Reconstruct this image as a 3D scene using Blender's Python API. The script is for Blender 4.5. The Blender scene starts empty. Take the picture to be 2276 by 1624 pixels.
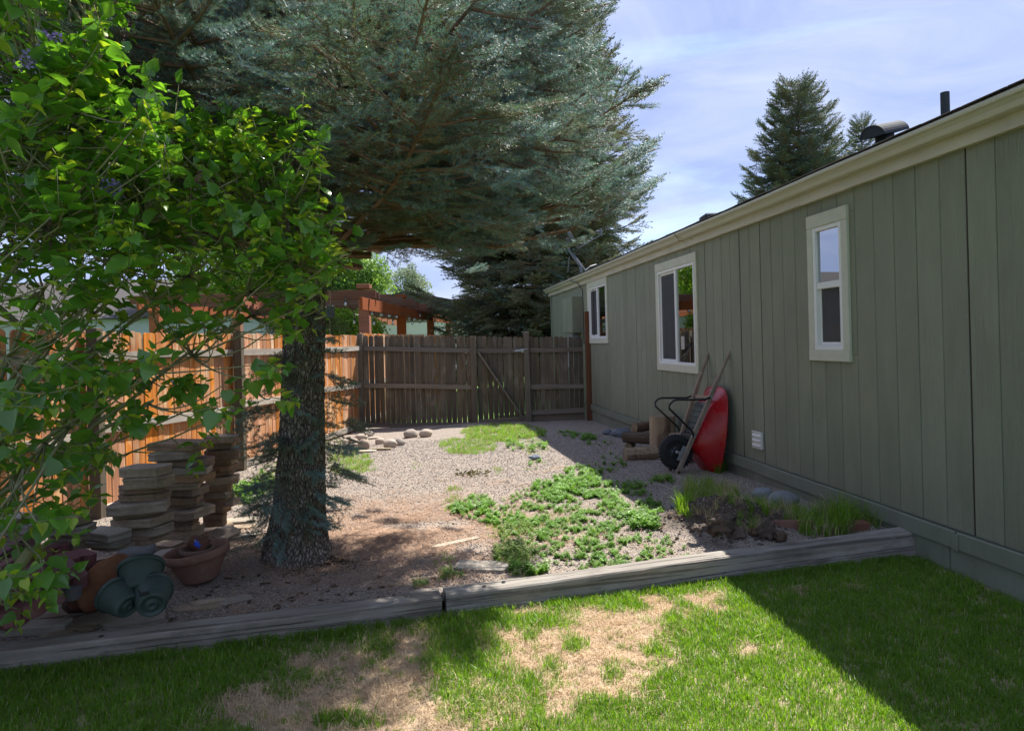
import bpy, math, random
import numpy as np
from mathutils import Vector, Matrix, Euler, noise as mn
R = math.radians
random.seed(7); rng = np.random.default_rng(7)
SC = bpy.context.scene
COL = SC.collection
# ------------------------------------------------------------------ camera
F, CX, CY, RHO, EYE = 1490., 1138., 759., .026, 1.48     # focal length and principal point in pixels of a 2276 px wide view
cam = bpy.data.cameras.new('camera'); camo = bpy.data.objects.new('camera', cam); COL.objects.link(camo)
cam.sensor_width = 36; cam.lens = 36 * F / 2276; cam.shift_y = -(812 - CY) / 2276
cam.clip_start = .05; cam.clip_end = 2000
camo.matrix_world = Matrix.Translation((0, 0, EYE)) @ Matrix.Rotation(R(90), 4, 'X') @ Matrix.Rotation(-RHO, 4, 'Z')
SC.camera = camo
# ------------------------------------------------------------------ light
SUN = Vector((.41, .48, 1)).normalized()                 # towards the sun
elev = math.asin(SUN.z); azim = math.atan2(SUN.x, SUN.y)
sl = bpy.data.lights.new('sun', 'SUN'); sl.energy = 2.7; sl.angle = R(.5); sl.color = (1, .95, .87)
slo = bpy.data.objects.new('sun', sl); COL.objects.link(slo)
slo.rotation_euler = SUN.to_track_quat('Z', 'Y').to_euler()
W = bpy.data.worlds.new('World'); SC.world = W; W.use_nodes = True
nt = W.node_tree; nt.nodes.clear()
def nn(nt, t, **k):
    n = nt.nodes.new(t)
    for a, v in k.items(): setattr(n, a, v)
    return n
sky = nn(nt, 'ShaderNodeTexSky', sky_type='NISHITA', sun_disc=False, sun_elevation=elev, sun_rotation=azim, altitude=2000, air_density=1.0, dust_density=1.2, ozone_density=2.0)
tc = nn(nt, 'ShaderNodeTexCoord'); mp = nn(nt, 'ShaderNodeMapping'); mp.inputs['Scale'].default_value = (1.2, 2.0, 5.0); mp.inputs['Rotation'].default_value = (.3, .2, .5)
nz = nn(nt, 'ShaderNodeTexNoise'); nz.inputs['Scale'].default_value = 1.3; nz.inputs['Detail'].default_value = 9; nz.inputs['Roughness'].default_value = .58; nz.inputs['Distortion'].default_value = .6
rp = nn(nt, 'ShaderNodeMapRange'); rp.inputs['From Min'].default_value = .55; rp.inputs['From Max'].default_value = .80; rp.inputs['To Min'].default_value = .97; rp.inputs['To Max'].default_value = .72
mx = nn(nt, 'ShaderNodeMix', data_type='RGBA')
veil = nn(nt, 'ShaderNodeMix', data_type='RGBA'); veil.inputs['A'].default_value = (.80, .99, 1.62, 1); veil.inputs['B'].default_value = (1.28, 1.42, 1.86, 1)
nz2 = nn(nt, 'ShaderNodeTexNoise'); nz2.inputs['Scale'].default_value = 2.1; nz2.inputs['Detail'].default_value = 10; nz2.inputs['Roughness'].default_value = .6; nz2.inputs['Distortion'].default_value = .9
rp2 = nn(nt, 'ShaderNodeMapRange'); rp2.inputs['From Min'].default_value = .38; rp2.inputs['From Max'].default_value = .74
nt.links.new(mp.outputs[0], nz2.inputs['Vector']); nt.links.new(nz2.outputs['Fac'], rp2.inputs['Value']); nt.links.new(rp2.outputs[0], veil.inputs['Factor']); nt.links.new(veil.outputs['Result'], mx.inputs['B'])
bg = nn(nt, 'ShaderNodeBackground'); bg.inputs['Strength'].default_value = .15
wo = nn(nt, 'ShaderNodeOutputWorld')
L = nt.links.new
L(tc.outputs['Generated'], mp.inputs[0]); L(mp.outputs[0], nz.inputs['Vector']); L(nz.outputs['Fac'], rp.inputs['Value'])
L(rp.outputs[0], mx.inputs['Factor']); L(sky.outputs[0], mx.inputs['A']); L(mx.outputs['Result'], bg.inputs[0]); L(bg.outputs[0], wo.inputs[0])
SC.view_settings.view_transform = 'Standard'; SC.view_settings.look = 'None'; SC.view_settings.exposure = 1.92; SC.view_settings.gamma = 1
SC.view_settings.use_curve_mapping = False
SC.render.engine = 'CYCLES'
SC.cycles.max_bounces = 7; SC.cycles.transparent_max_bounces = 12
# ------------------------------------------------------------------ measuring helpers
_c, _s = math.cos(RHO), math.sin(RHO)
def ray(px, py):
    dx, dy = px - CX, CY - py
    return (_c*dx + _s*dy) / F, (-_s*dx + _c*dy) / F
def at(px, py, d):
    u, v = ray(px, py); return Vector((u*d, d, EYE + v*d))
def onz(px, py, z):
    u, v = ray(px, py); d = (z - EYE) / v; return Vector((u*d, d, z))
def proj(x, y, z):
    u, v = x/y*F, (z-EYE)/y*F
    return CX + _c*u - _s*v, CY - (_s*u + _c*v)
HX, HK = 3.244, -.1405                                    # the long wall: x = HX + HK*y
HN = math.hypot(1, HK)
def wallx(y): return HX + HK*y
def fencex(y): return -4.73 + .145*y                     # the left fence
def timbery(x): return 3.11 + .2616*(x + 2.41)           # front edge of the timbers
def G(x, y):                                             # the gravel bed's height
    t = min(1, max(0, (y-4.2)/8.4))
    a = .078 + .014*x
    b = -.035 + min(0, x+.9)*.035
    z = a*(1-t) + b*t
    m = math.exp(-(((x-1.52)/.42)**2 + ((y-4.98)/.28)**2))
    z += .19*m
    h = math.exp(-(((x+1.30)/.17)**2 + ((y-4.42)/.12)**2))
    z -= .07*h
    return z + .012*mn.noise((x*1.7, y*1.7, 0)) + .006*mn.noise((x*6, y*6, 3))
def ong(px, py):
    z = 0.
    for _ in range(6):
        p = onz(px, py, z); z = G(p.x, p.y)
    return p
# ------------------------------------------------------------------ node helpers and materials
class NT:
    def __init__(s, name):
        s.m = bpy.data.materials.new(name); s.m.use_nodes = True; s.t = s.m.node_tree; s.t.nodes.clear()
    def n(s, t, ins=None, **k):
        n = s.t.nodes.new(t)
        for a, v in k.items(): setattr(n, a, v)
        for a, v in (ins or {}).items():
            i = n.inputs[a]
            if hasattr(v, 'is_output'): s.t.links.new(v, i)
            elif isinstance(v, tuple) and len(v) == 3 and i.type == 'RGBA': i.default_value = (*v, 1)
            else: i.default_value = v
        return n
    def co(s, scale=(1, 1, 1), which='Object', rnd=True):
        c = s.n('ShaderNodeTexCoord').outputs[which]
        if rnd:
            r = s.n('ShaderNodeObjectInfo').outputs['Random']
            v = s.n('ShaderNodeVectorMath', {0: r, 1: (37., 61., 83.)}, operation='MULTIPLY').outputs[0]
            c = s.n('ShaderNodeVectorMath', {0: c, 1: v}, operation='ADD').outputs[0]
        return s.n('ShaderNodeMapping', {'Vector': c, 'Scale': scale}).outputs[0]
    def noise(s, vec, scale, detail=4, rough=.55, dist=0):
        return s.n('ShaderNodeTexNoise', {'Vector': vec, 'Scale': scale, 'Detail': detail, 'Roughness': rough, 'Distortion': dist}).outputs['Fac']
    def rng(s, v, a, b, c=0., d=1.):
        return s.n('ShaderNodeMapRange', {'Value': v, 'From Min': a, 'From Max': b, 'To Min': c, 'To Max': d}).outputs[0]
    def mix(s, f, a, b, bt='MIX'):
        return s.n('ShaderNodeMix', {'Factor': f, 'A': a, 'B': b}, data_type='RGBA', blend_type=bt).outputs['Result']
    def math(s, op, a, b=0.):
        return s.n('ShaderNodeMath', {0: a, 1: b}, operation=op).outputs[0]
    def bump(s, h, st, dist=.01, nrm=None):
        i = {'Height': h, 'Strength': st, 'Distance': dist}
        if nrm is not None: i['Normal'] = nrm
        return s.n('ShaderNodeBump', i).outputs[0]
    def out(s, sh):
        o = s.n('ShaderNodeOutputMaterial'); s.t.links.new(sh, o.inputs[0]); return s.m
    def bsdf(s, col, rough=.8, nrm=None, **k):
        i = {'Base Color': col, 'Roughness': rough}
        if nrm is not None: i['Normal'] = nrm
        i.update({a.replace('_', ' '): v for a, v in k.items()})
        return s.n('ShaderNodeBsdfPrincipled', i).outputs[0]
def plain(name, col, rough=.6, var=.15, scale=20, bump=.1, metal=0., spec=.5):
    t = NT(name); v = t.co(rnd=False); n = t.noise(v, scale, 5)
    c = t.mix(t.rng(n, .3, .7), tuple(x*(1-var) for x in col), tuple(min(1, x*(1+var)) for x in col))
    return t.out(t.bsdf(c, rough, t.bump(n, bump, .004), Metallic=metal, Specular_IOR_Level=spec))
def wood(name, c1, c2, axis='Z', streak=None, rough=.85, fine=60, sv=.22, bump=.5, knots=True, green=None):
    """grain runs along axis; streak is a third colour in long stains"""
    t = NT(name)
    ax = 'XYZ'.index(axis)
    sc = [1., 1., 1.]; sc[ax] = .06
    v = t.co(tuple(sc))
    g = t.noise(v, fine, 6, .65, .3)
    g2 = t.noise(v, fine*.28, 4, .6, .8)
    col = t.mix(t.rng(g2, .32, .68), c1, c2)
    col = t.mix(t.math('MULTIPLY', t.rng(g, .5, .75), .65), col, tuple(x*.35 for x in c1))
    if streak:
        sc2 = [1., 1., 1.]; sc2[ax] = .25
        st = t.noise(t.co(tuple(sc2)), 9, 3, .5, .4)
        col = t.mix(t.rng(st, .52, .70), col, streak)
    if axis == 'X' and fine < 40 and bump > 1.2:
        sc3 = [1., 1., 1.]; sc3[ax] = .018; cr = t.noise(t.co(tuple(sc3)), 46, 3, .5, .2)
        k_ = t.rng(cr, .56, .62); col = t.mix(t.math('MULTIPLY', k_, .55), col, (.06, .05, .042)); g = t.math('SUBTRACT', g, t.math('MULTIPLY', k_, .8))
        mt = t.noise(t.co((.5, 1, 1)), 7, 5, .7); col = t.mix(t.rng(mt, .5, .75, 0, .5), col, (.44, .41, .37))
    if green:
        gg = t.noise(t.co(), 1.6, 3); col = t.mix(t.rng(gg, .52, .75, 0, .5), col, green)
    r = t.n('ShaderNodeObjectInfo').outputs['Random']
    col = t.n('ShaderNodeHueSaturation', {'Color': col, 'Value': t.rng(r, 0, 1, 1-sv, 1+sv), 'Saturation': t.rng(t.math('FRACT', t.math('MULTIPLY', r, 7.3)), 0, 1, .8, 1.15)}).outputs[0]
    return t.out(t.bsdf(col, rough, t.bump(g, bump, .003), Specular_IOR_Level=.25))
M = {}
def foliage(name, c1, c2, trans=.4, rough=.45, spec=.4, tcol=None):
    t = NT(name); r = t.n('ShaderNodeObjectInfo').outputs['Random']
    col = t.mix(r, c1, c2)
    n = t.noise(t.co(which='Object', rnd=True), 3, 2)
    col = t.n('ShaderNodeHueSaturation', {'Color': col, 'Value': t.rng(n, .25, .75, .75, 1.3)}).outputs[0]
    d = t.bsdf(col, rough, Specular_IOR_Level=spec)
    tcx = t.mix(1., col, tcol or (1.5, 1.6, .6), 'MULTIPLY')
    tr = t.n('ShaderNodeBsdfTranslucent', {'Color': tcx}).outputs[0]
    return t.out(t.n('ShaderNodeMixShader', {0: trans, 1: d, 2: tr}).outputs[0])
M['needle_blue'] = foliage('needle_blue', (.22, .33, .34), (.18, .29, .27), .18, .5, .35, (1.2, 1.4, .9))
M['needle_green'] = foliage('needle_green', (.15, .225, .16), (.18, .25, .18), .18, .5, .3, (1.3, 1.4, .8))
M['needle_dark'] = foliage('needle_dark', (.07, .12, .10), (.11, .165, .125), .15, .55, .3, (1.2, 1.4, .9))
M['needle_olive'] = foliage('needle_olive', (.13, .16, .08), (.17, .18, .09), .15, .55, .3, (1.2, 1.3, .8))
M['bud'] = plain('bud', (.28, .30, .09), .6)
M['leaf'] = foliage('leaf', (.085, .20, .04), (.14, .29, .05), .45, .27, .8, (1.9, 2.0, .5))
M['leaf_young_lit'] = foliage('leaf_young_lit', (.22, .36, .04), (.34, .43, .06), .5, .35, .5, (1.7, 1.6, .5))
M['leaf_tree'] = foliage('leaf_tree', (.13, .22, .06), (.18, .28, .09), .4, .5, .3, (1.5, 1.6, .7))
M['leaf_lime'] = foliage('leaf_lime', (.20, .33, .05), (.26, .38, .07), .5, .5, .3, (1.5, 1.5, .6))
M['leaf_pale'] = foliage('leaf_pale', (.20, .25, .17), (.26, .28, .2), .4, .6, .2, (1.2, 1.3, 1.))
M['grass'] = foliage('grass', (.095, .20, .022), (.165, .285, .04), .5, .4, .4, (1.9, 1.9, .4))
M['weed'] = foliage('weed', (.13, .26, .045), (.19, .34, .06), .42, .45, .4, (1.6, 1.7, .5))
M['weed_grey'] = foliage('weed_grey', (.19, .27, .09), (.26, .33, .13), .35, .55, .3, (1.5, 1.6, .8))
M['straw'] = foliage('straw', (.68, .53, .36), (.52, .39, .25), .3, .7, .2, (1.1, 1.05, .9))
M['petal'] = plain('petal', (.10, .045, .05), .8)
M['petal_lilac'] = plain('petal_lilac', (.32, .24, .55), .8)
M['twig'] = wood('twig', (.16, .13, .09), (.24, .20, .14), 'Z', fine=40)
M['stem'] = wood('stem', (.27, .26, .15), (.20, .19, .11), 'Z', streak=(.33, .31, .22), fine=40)
M['limb'] = wood('limb', (.20, .11, .06), (.28, .16, .10), 'Z', fine=40)
def mk_bark():
    t = NT('bark'); base = t.co(rnd=False)
    wn = t.n('ShaderNodeTexNoise', {'Vector': base, 'Scale': 9., 'Detail': 3.}).outputs['Color']
    wv = t.n('ShaderNodeVectorMath', {0: wn, 1: (.05, .05, .09)}, operation='MULTIPLY').outputs[0]
    v = t.n('ShaderNodeVectorMath', {0: base, 1: wv}, operation='ADD').outputs[0]
    v = t.n('ShaderNodeMapping', {'Vector': v, 'Scale': (1, 1, .42)}).outputs[0]
    ed = t.n('ShaderNodeTexVoronoi', {'Vector': v, 'Scale': 50.}, feature='DISTANCE_TO_EDGE').outputs['Distance']
    vc = t.n('ShaderNodeSeparateColor', {0: t.n('ShaderNodeTexVoronoi', {'Vector': v, 'Scale': 50.}).outputs['Color']}).outputs[0]
    n = t.noise(base, 70, 6, .7); n2 = t.noise(base, 3, 3)
    c = t.mix(vc, (.32, .265, .21), (.62, .54, .46)); c = t.mix(t.rng(n, .4, .7, 0, .5), c, (.17, .125, .095))
    c = t.mix(t.rng(n2, .45, .7, 0, .45), c, (.40, .36, .31))
    c = t.mix(t.rng(ed, .01, .12, .9, 0), c, (.085, .065, .05))
    h = t.math('ADD', t.rng(ed, .0, .25), t.math('MULTIPLY', n, .35))
    return t.out(t.bsdf(c, .95, t.bump(h, 1., .02), Specular_IOR_Level=.12))
M['bark'] = mk_bark()
M['fence_orange'] = wood('fence_orange', (.56, .245, .09), (.35, .13, .045), 'Z', streak=(.56, .38, .22), fine=75, sv=.3)
M['fence_grey'] = wood('fence_grey', (.125, .102, .070), (.080, .060, .040), 'Z', streak=(.16, .135, .095), fine=75, sv=.25)
M['post_grey'] = wood('post_grey', (.145, .12, .085), (.10, .08, .055), 'Z', fine=60)
M['rail_grey'] = wood('rail_grey', (.18, .155, .125), (.13, .11, .085), 'X', fine=60)
M['rail_silver'] = wood('rail_silver', (.42, .38, .33), (.30, .26, .21), 'Y', fine=60)
M['post_red'] = wood('post_red', (.13, .06, .035), (.09, .045, .028), 'Z', fine=60)
M['pergola'] = wood('pergola', (.30, .095, .045), (.23, .075, .035), 'X', fine=40, sv=.1)
M['pergola_dark'] = wood('pergola_dark', (.16, .075, .045), (.115, .052, .032), 'X', fine=40, sv=.1)
M['timber'] = wood('timber', (.36, .325, .28), (.20, .175, .15), 'X', streak=(.13, .115, .095), fine=38, bump=1.6, green=(.20, .19, .15))
M['timber_end'] = wood('timber_end', (.16, .12, .09), (.10, .08, .06), 'Z', fine=45)
M['handle'] = wood('handle', (.33, .26, .20), (.24, .18, .135), 'Z', fine=60, sv=.05)
M['log'] = wood('log', (.42, .32, .22), (.27, .20, .14), 'Z', streak=(.13, .09, .06), fine=40)
M['log_bark'] = wood('log_bark', (.20, .13, .085), (.10, .07, .05), 'X', fine=22, bump=1.)
def mk_siding(name, col, emb=True):
    t = NT(name); v = t.co((1, 1, .07)); n = t.noise(v, 34, 5, .6, 1.2); b = t.noise(t.co((1, 1, .5)), 5, 3)
    f = t.noise(t.co(), 160, 2)
    c = t.mix(t.rng(b, .3, .7), tuple(x*.92 for x in col), tuple(x*1.07 for x in col))
    c = t.mix(t.rng(n, .58, .75, 0, .25), c, tuple(x*.6 for x in col))
    rd = t.n('ShaderNodeObjectInfo').outputs['Random']
    c = t.n('ShaderNodeHueSaturation', {'Color': c, 'Value': t.rng(rd, 0, 1, .93, 1.07)}).outputs[0]
    w3_ = t.noise(t.co((1, 1, .25)), 2.2, 4); c = t.mix(t.rng(w3_, .5, .75, 0, .35), c, tuple(min(1, x*1.35+.02) for x in col))
    # splash-back dirt near the ground
    z = t.n('ShaderNodeSeparateXYZ', {0: t.n('ShaderNodeTexCoord').outputs['Object']}).outputs[2]
    dz = t.math('MULTIPLY', t.rng(z, .0, .55, .55, 0), t.rng(t.noise(t.co((1, .6, .3)), 6, 4), .35, .65))
    c = t.mix(dz, c, (.16, .135, .10))
    h = t.math('ADD', t.math('MULTIPLY', n, 1.), t.math('MULTIPLY', f, .25))
    return t.out(t.bsdf(c, .62, t.bump(h, .95 if emb else .4, .008), Specular_IOR_Level=.4))
M['siding'] = mk_siding('siding', (.207, .219, .155))
M['groove'] = plain('groove', (.07, .08, .055), .8)
M['seam'] = plain('seam', (.045, .03, .022), .9)
M['trim_green'] = mk_siding('trim_green', (.19, .215, .158))
def mk_cream(name, col):
    t = NT(name); n = t.noise(t.co((1, .25, 1)), 9, 5); p = t.noise(t.co((1, .4, 1)), 30, 5, .7)
    c = t.mix(t.rng(n, .35, .7), col, tuple(x*.80 for x in col))
    c = t.mix(t.rng(p, .64, .70, 0, .6), c, (.30, .22, .14))
    return t.out(t.bsdf(c, .55, t.bump(p, .25, .003)))
M['cream'] = mk_cream('cream', (.53, .49, .385))
M['gutter'] = plain('gutter', (.49, .475, .385), .38, .04, 3, .03)
M['trimpaint'] = plain('trimpaint', (.50, .505, .40), .55, .06, 12, .15)
M['vinyl'] = plain('vinyl', (.72, .72, .70), .4, .03, 10, .02)
M['white'] = plain('white', (.68, .66, .60), .45, .05, 10, .02)
M['dark'] = plain('dark', (.02, .02, .02), .7)
M['interior'] = plain('interior', (.10, .09, .08), .9)
M['blind'] = plain('blind', (.38, .36, .33), .8)
M['black_metal'] = plain('black_metal', (.015, .015, .016), .35, .2, 30, .05)
M['rubber'] = plain('rubber', (.018, .019, .02), .75, .2, 40, .2)
M['rim'] = plain('rim', (.03, .035, .035), .4)
M['steel'] = plain('steel', (.45, .45, .45), .35, .1, 30, .05, 1.)
M['shingle'] = plain('shingle', (.07, .062, .058), .95, .4, 60, .6)
M['flue'] = plain('flue', (.028, .036, .045), .85, .2, 20, .1)
M['dish'] = plain('dish', (.12, .135, .16), .5, .08, 20, .05)
M['galv'] = plain('galv', (.36, .38, .40), .4, .08, 30, .05, .6)
def mk_red():
    t = NT('red_paint'); n = t.noise(t.co(rnd=False), 9, 5, .6); s = t.noise(t.co((1, 1, .3), rnd=False), 60, 4)
    c = t.mix(t.rng(n, .35, .7), (.42, .006, .012), (.30, .010, .014))
    c = t.mix(t.rng(s, .66, .72, 0, .35), c, (.45, .25, .22))
    return t.out(t.bsdf(c, t.rng(n, .3, .7, .2, .42), t.bump(s, .03, .002), Specular_IOR_Level=.55))
M['red'] = mk_red()
def mk_glass(name, fac, tint):
    t = NT(name); g = t.n('ShaderNodeBsdfGlossy', {'Color': (.92, .95, .98), 'Roughness': .005}).outputs[0]
    tr = t.n('ShaderNodeBsdfTransparent', {'Color': tint}).outputs[0]
    fr = t.n('ShaderNodeFresnel', {'IOR': 1.5}).outputs[0]
    f = t.math('MINIMUM', t.math('ADD', fr, fac), 1.)
    return t.out(t.n('ShaderNodeMixShader', {0: f, 1: tr, 2: g}).outputs[0])
M['glass'] = mk_glass('glass', .42, (.55, .58, .58))
M['bulb'] = mk_glass('bulb_glass', .25, (.95, .95, .95))
def mk_screen():
    t = NT('screen'); tr = t.n('ShaderNodeBsdfTransparent', {'Color': (1, 1, 1)}).outputs[0]
    return t.out(t.n('ShaderNodeMixShader', {0: .62, 1: tr, 2: t.bsdf((.07, .07, .075), .7)}).outputs[0])
M['screen'] = mk_screen()
def stone(name, c1, c2, c3, scale=8, bump=.6, streak=0., rough=.9):
    t = NT(name); v = t.co(); n = t.noise(v, scale, 6, .6); n2 = t.noise(v, scale*6, 6, .7)
    n3 = t.noise(t.co((.35, .35, 3)), scale*2.2, 4, .6)
    c = t.mix(t.rng(n, .35, .65), c1, c2); c = t.mix(t.rng(n2, .5, .75, 0, .7), c, c3)
    if streak: c = t.mix(t.rng(n3, .5, .7, 0, streak), c, c3)
    r = t.n('ShaderNodeObjectInfo').outputs['Random']
    c = t.n('ShaderNodeHueSaturation', {'Color': c, 'Value': t.rng(r, 0, 1, .78, 1.22), 'Saturation': t.rng(t.math('FRACT', t.math('MULTIPLY', r, 9.1)), 0, 1, .7, 1.2)}).outputs[0]
    h = t.math('ADD', n2, t.math('MULTIPLY', n3, 1. if streak else 0.))
    return t.out(t.bsdf(c, rough, t.bump(h, bump, .006), Specular_IOR_Level=.25))
M['flag'] = stone('flagstone', (.44, .36, .27), (.31, .25, .185), (.17, .13, .10), 7, .8, .5)
M['flag_pale'] = stone('flagstone_pale', (.42, .38, .31), (.34, .30, .25), (.25, .22, .18), 7, .6, .3)
M['flag_rust'] = stone('flagstone_rust', (.30, .22, .16), (.40, .28, .19), (.12, .07, .05), 6, .8, .5)
M['river'] = stone('river_rock', (.40, .34, .28), (.33, .28, .24), (.22, .19, .17), 14, .3)
M['river_grey'] = stone('river_rock_grey', (.25, .27, .28), (.20, .22, .23), (.12, .13, .14), 16, .4)
M['rock_blue'] = stone('rock_blue', (.14, .17, .21), (.20, .22, .25), (.08, .08, .09), 9, .7)
M['conc_red'] = stone('conc_red', (.23, .10, .10), (.18, .085, .09), (.12, .06, .065), 16, .8)
M['conc_grey'] = stone('conc_grey', (.19, .17, .19), (.14, .13, .15), (.10, .09, .10), 16, .8)
M['brick_red'] = stone('brick_red', (.26, .12, .09), (.20, .10, .08), (.12, .08, .06), 16, .8)
M['terracotta'] = stone('terracotta', (.27, .14, .095), (.22, .11, .075), (.33, .22, .17), 6, .15)
M['terracotta_dark'] = stone('terracotta_dark', (.20, .10, .07), (.15, .08, .058), (.27, .17, .13), 6, .2)
M['pot_green'] = plain('pot_green', (.05, .078, .07), .6, .25, 9, .1)
M['blue_paint'] = plain('blue_paint', (.02, .09, .65), .5, .1)
M['soil'] = stone('soil', (.12, .085, .062), (.075, .052, .04), (.05, .036, .028), 14, 1.)
M['clod'] = stone('clod', (.17, .12, .085), (.11, .08, .06), (.07, .05, .04), 24, 1.)
M['bark_chip'] = stone('bark_chip', (.07, .05, .04), (.11, .075, .05), (.03, .025, .02), 24, .6)
M['peb_a'] = stone('pebble_a', (.48, .42, .36), (.37, .32, .28), (.24, .2, .18), 60, .1)
M['peb_b'] = stone('pebble_b', (.27, .24, .24), (.20, .18, .18), (.34, .3, .27), 60, .1)
M['duff'] = foliage('duff', (.52, .37, .27), (.34, .21, .14), .1, .8, .1, (1, 1, 1))
def mk_gravel():
    t = NT('gravel'); v = t.co(which='Object', rnd=False)
    vo = t.n('ShaderNodeTexVoronoi', {'Vector': v, 'Scale': 115.}); vc = t.n('ShaderNodeSeparateColor', {0: vo.outputs['Color']}).outputs[0]
    n1 = t.noise(v, 1.3, 5, .6); n2 = t.noise(v, 9, 6, .7); n4 = t.noise(v, 30, 4, .7)
    c = t.mix(vc, (.21, .18, .15), (.56, .48, .41))
    c = t.mix(t.rng(vo.outputs['Distance'], .3, .75, 0, .6), c, (.12, .09, .075))
    # fallen-needle litter round the spruce, and dirt in drifts
    sx = t.n('ShaderNodeVectorMath', {0: v, 1: (-.75, 5.15, 0.)}, operation='SUBTRACT').outputs[0]
    sx = t.n('ShaderNodeVectorMath', {0: sx, 1: (1., .8, 0.)}, operation='MULTIPLY').outputs[0]
    d = t.n('ShaderNodeVectorMath', {0: sx}, operation='LENGTH').outputs['Value']
    lf = t.rng(t.math('ADD', d, t.math('MULTIPLY', n1, 1.5)), 1.0, 2.1, .75, 0)
    lf = t.math('MULTIPLY', lf, t.rng(n2, .35, .62, .15, 1))
    lc = t.mix(n4, (.30, .21, .165), (.56, .44, .35))
    c = t.mix(lf, c, lc)
    c = t.mix(t.rng(n2, .56, .72, 0, .6), c, (.15, .11, .085))
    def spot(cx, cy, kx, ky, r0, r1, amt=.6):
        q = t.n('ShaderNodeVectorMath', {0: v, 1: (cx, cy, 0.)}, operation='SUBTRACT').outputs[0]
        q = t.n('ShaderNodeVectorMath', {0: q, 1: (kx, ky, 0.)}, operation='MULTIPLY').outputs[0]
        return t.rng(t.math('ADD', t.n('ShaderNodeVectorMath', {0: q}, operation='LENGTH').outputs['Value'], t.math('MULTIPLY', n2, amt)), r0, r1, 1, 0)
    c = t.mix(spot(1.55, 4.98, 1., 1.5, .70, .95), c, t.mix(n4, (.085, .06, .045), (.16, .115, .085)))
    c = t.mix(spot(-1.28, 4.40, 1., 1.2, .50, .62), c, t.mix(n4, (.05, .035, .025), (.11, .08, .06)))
    h = t.math('ADD', t.math('MULTIPLY', vo.outputs['Distance'], -1.), t.math('MULTIPLY', n4, .6))
    return t.out(t.bsdf(c, .95, t.bump(h, .8, .012), Specular_IOR_Level=.15))
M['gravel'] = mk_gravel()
def mk_lawn():
    t = NT('lawn_soil'); v = t.co(which='Object', rnd=False)
    n1 = t.noise(v, 2.2, 5, .6); n2 = t.noise(v, 70, 6, .75, 1.5); n3 = t.noise(v, 12, 4, .6)
    c = t.mix(t.rng(n2, .35, .65), (.36, .255, .17), (.66, .53, .38))
    c = t.mix(t.rng(n3, .48, .72, 0, .8), c, (.17, .12, .08))
    c = t.mix(t.rng(n1, .55, .7, 0, .35), c, (.13, .10, .07))
    return t.out(t.bsdf(c, .95, t.bump(n2, .9, .012), Specular_IOR_Level=.1))
M['lawn_soil'] = mk_lawn()
def mk_far():
    t = NT('far_grass'); v = t.co(which='Object', rnd=False)
    n = t.noise(v, 3, 8, .8)
    c = t.mix(t.rng(n, .3, .7), (.07, .15, .03), (.15, .26, .055))
    return t.out(t.bsdf(c, .95, t.bump(n, .8, .05), Specular_IOR_Level=.1))
M['far_grass'] = mk_far()
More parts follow.
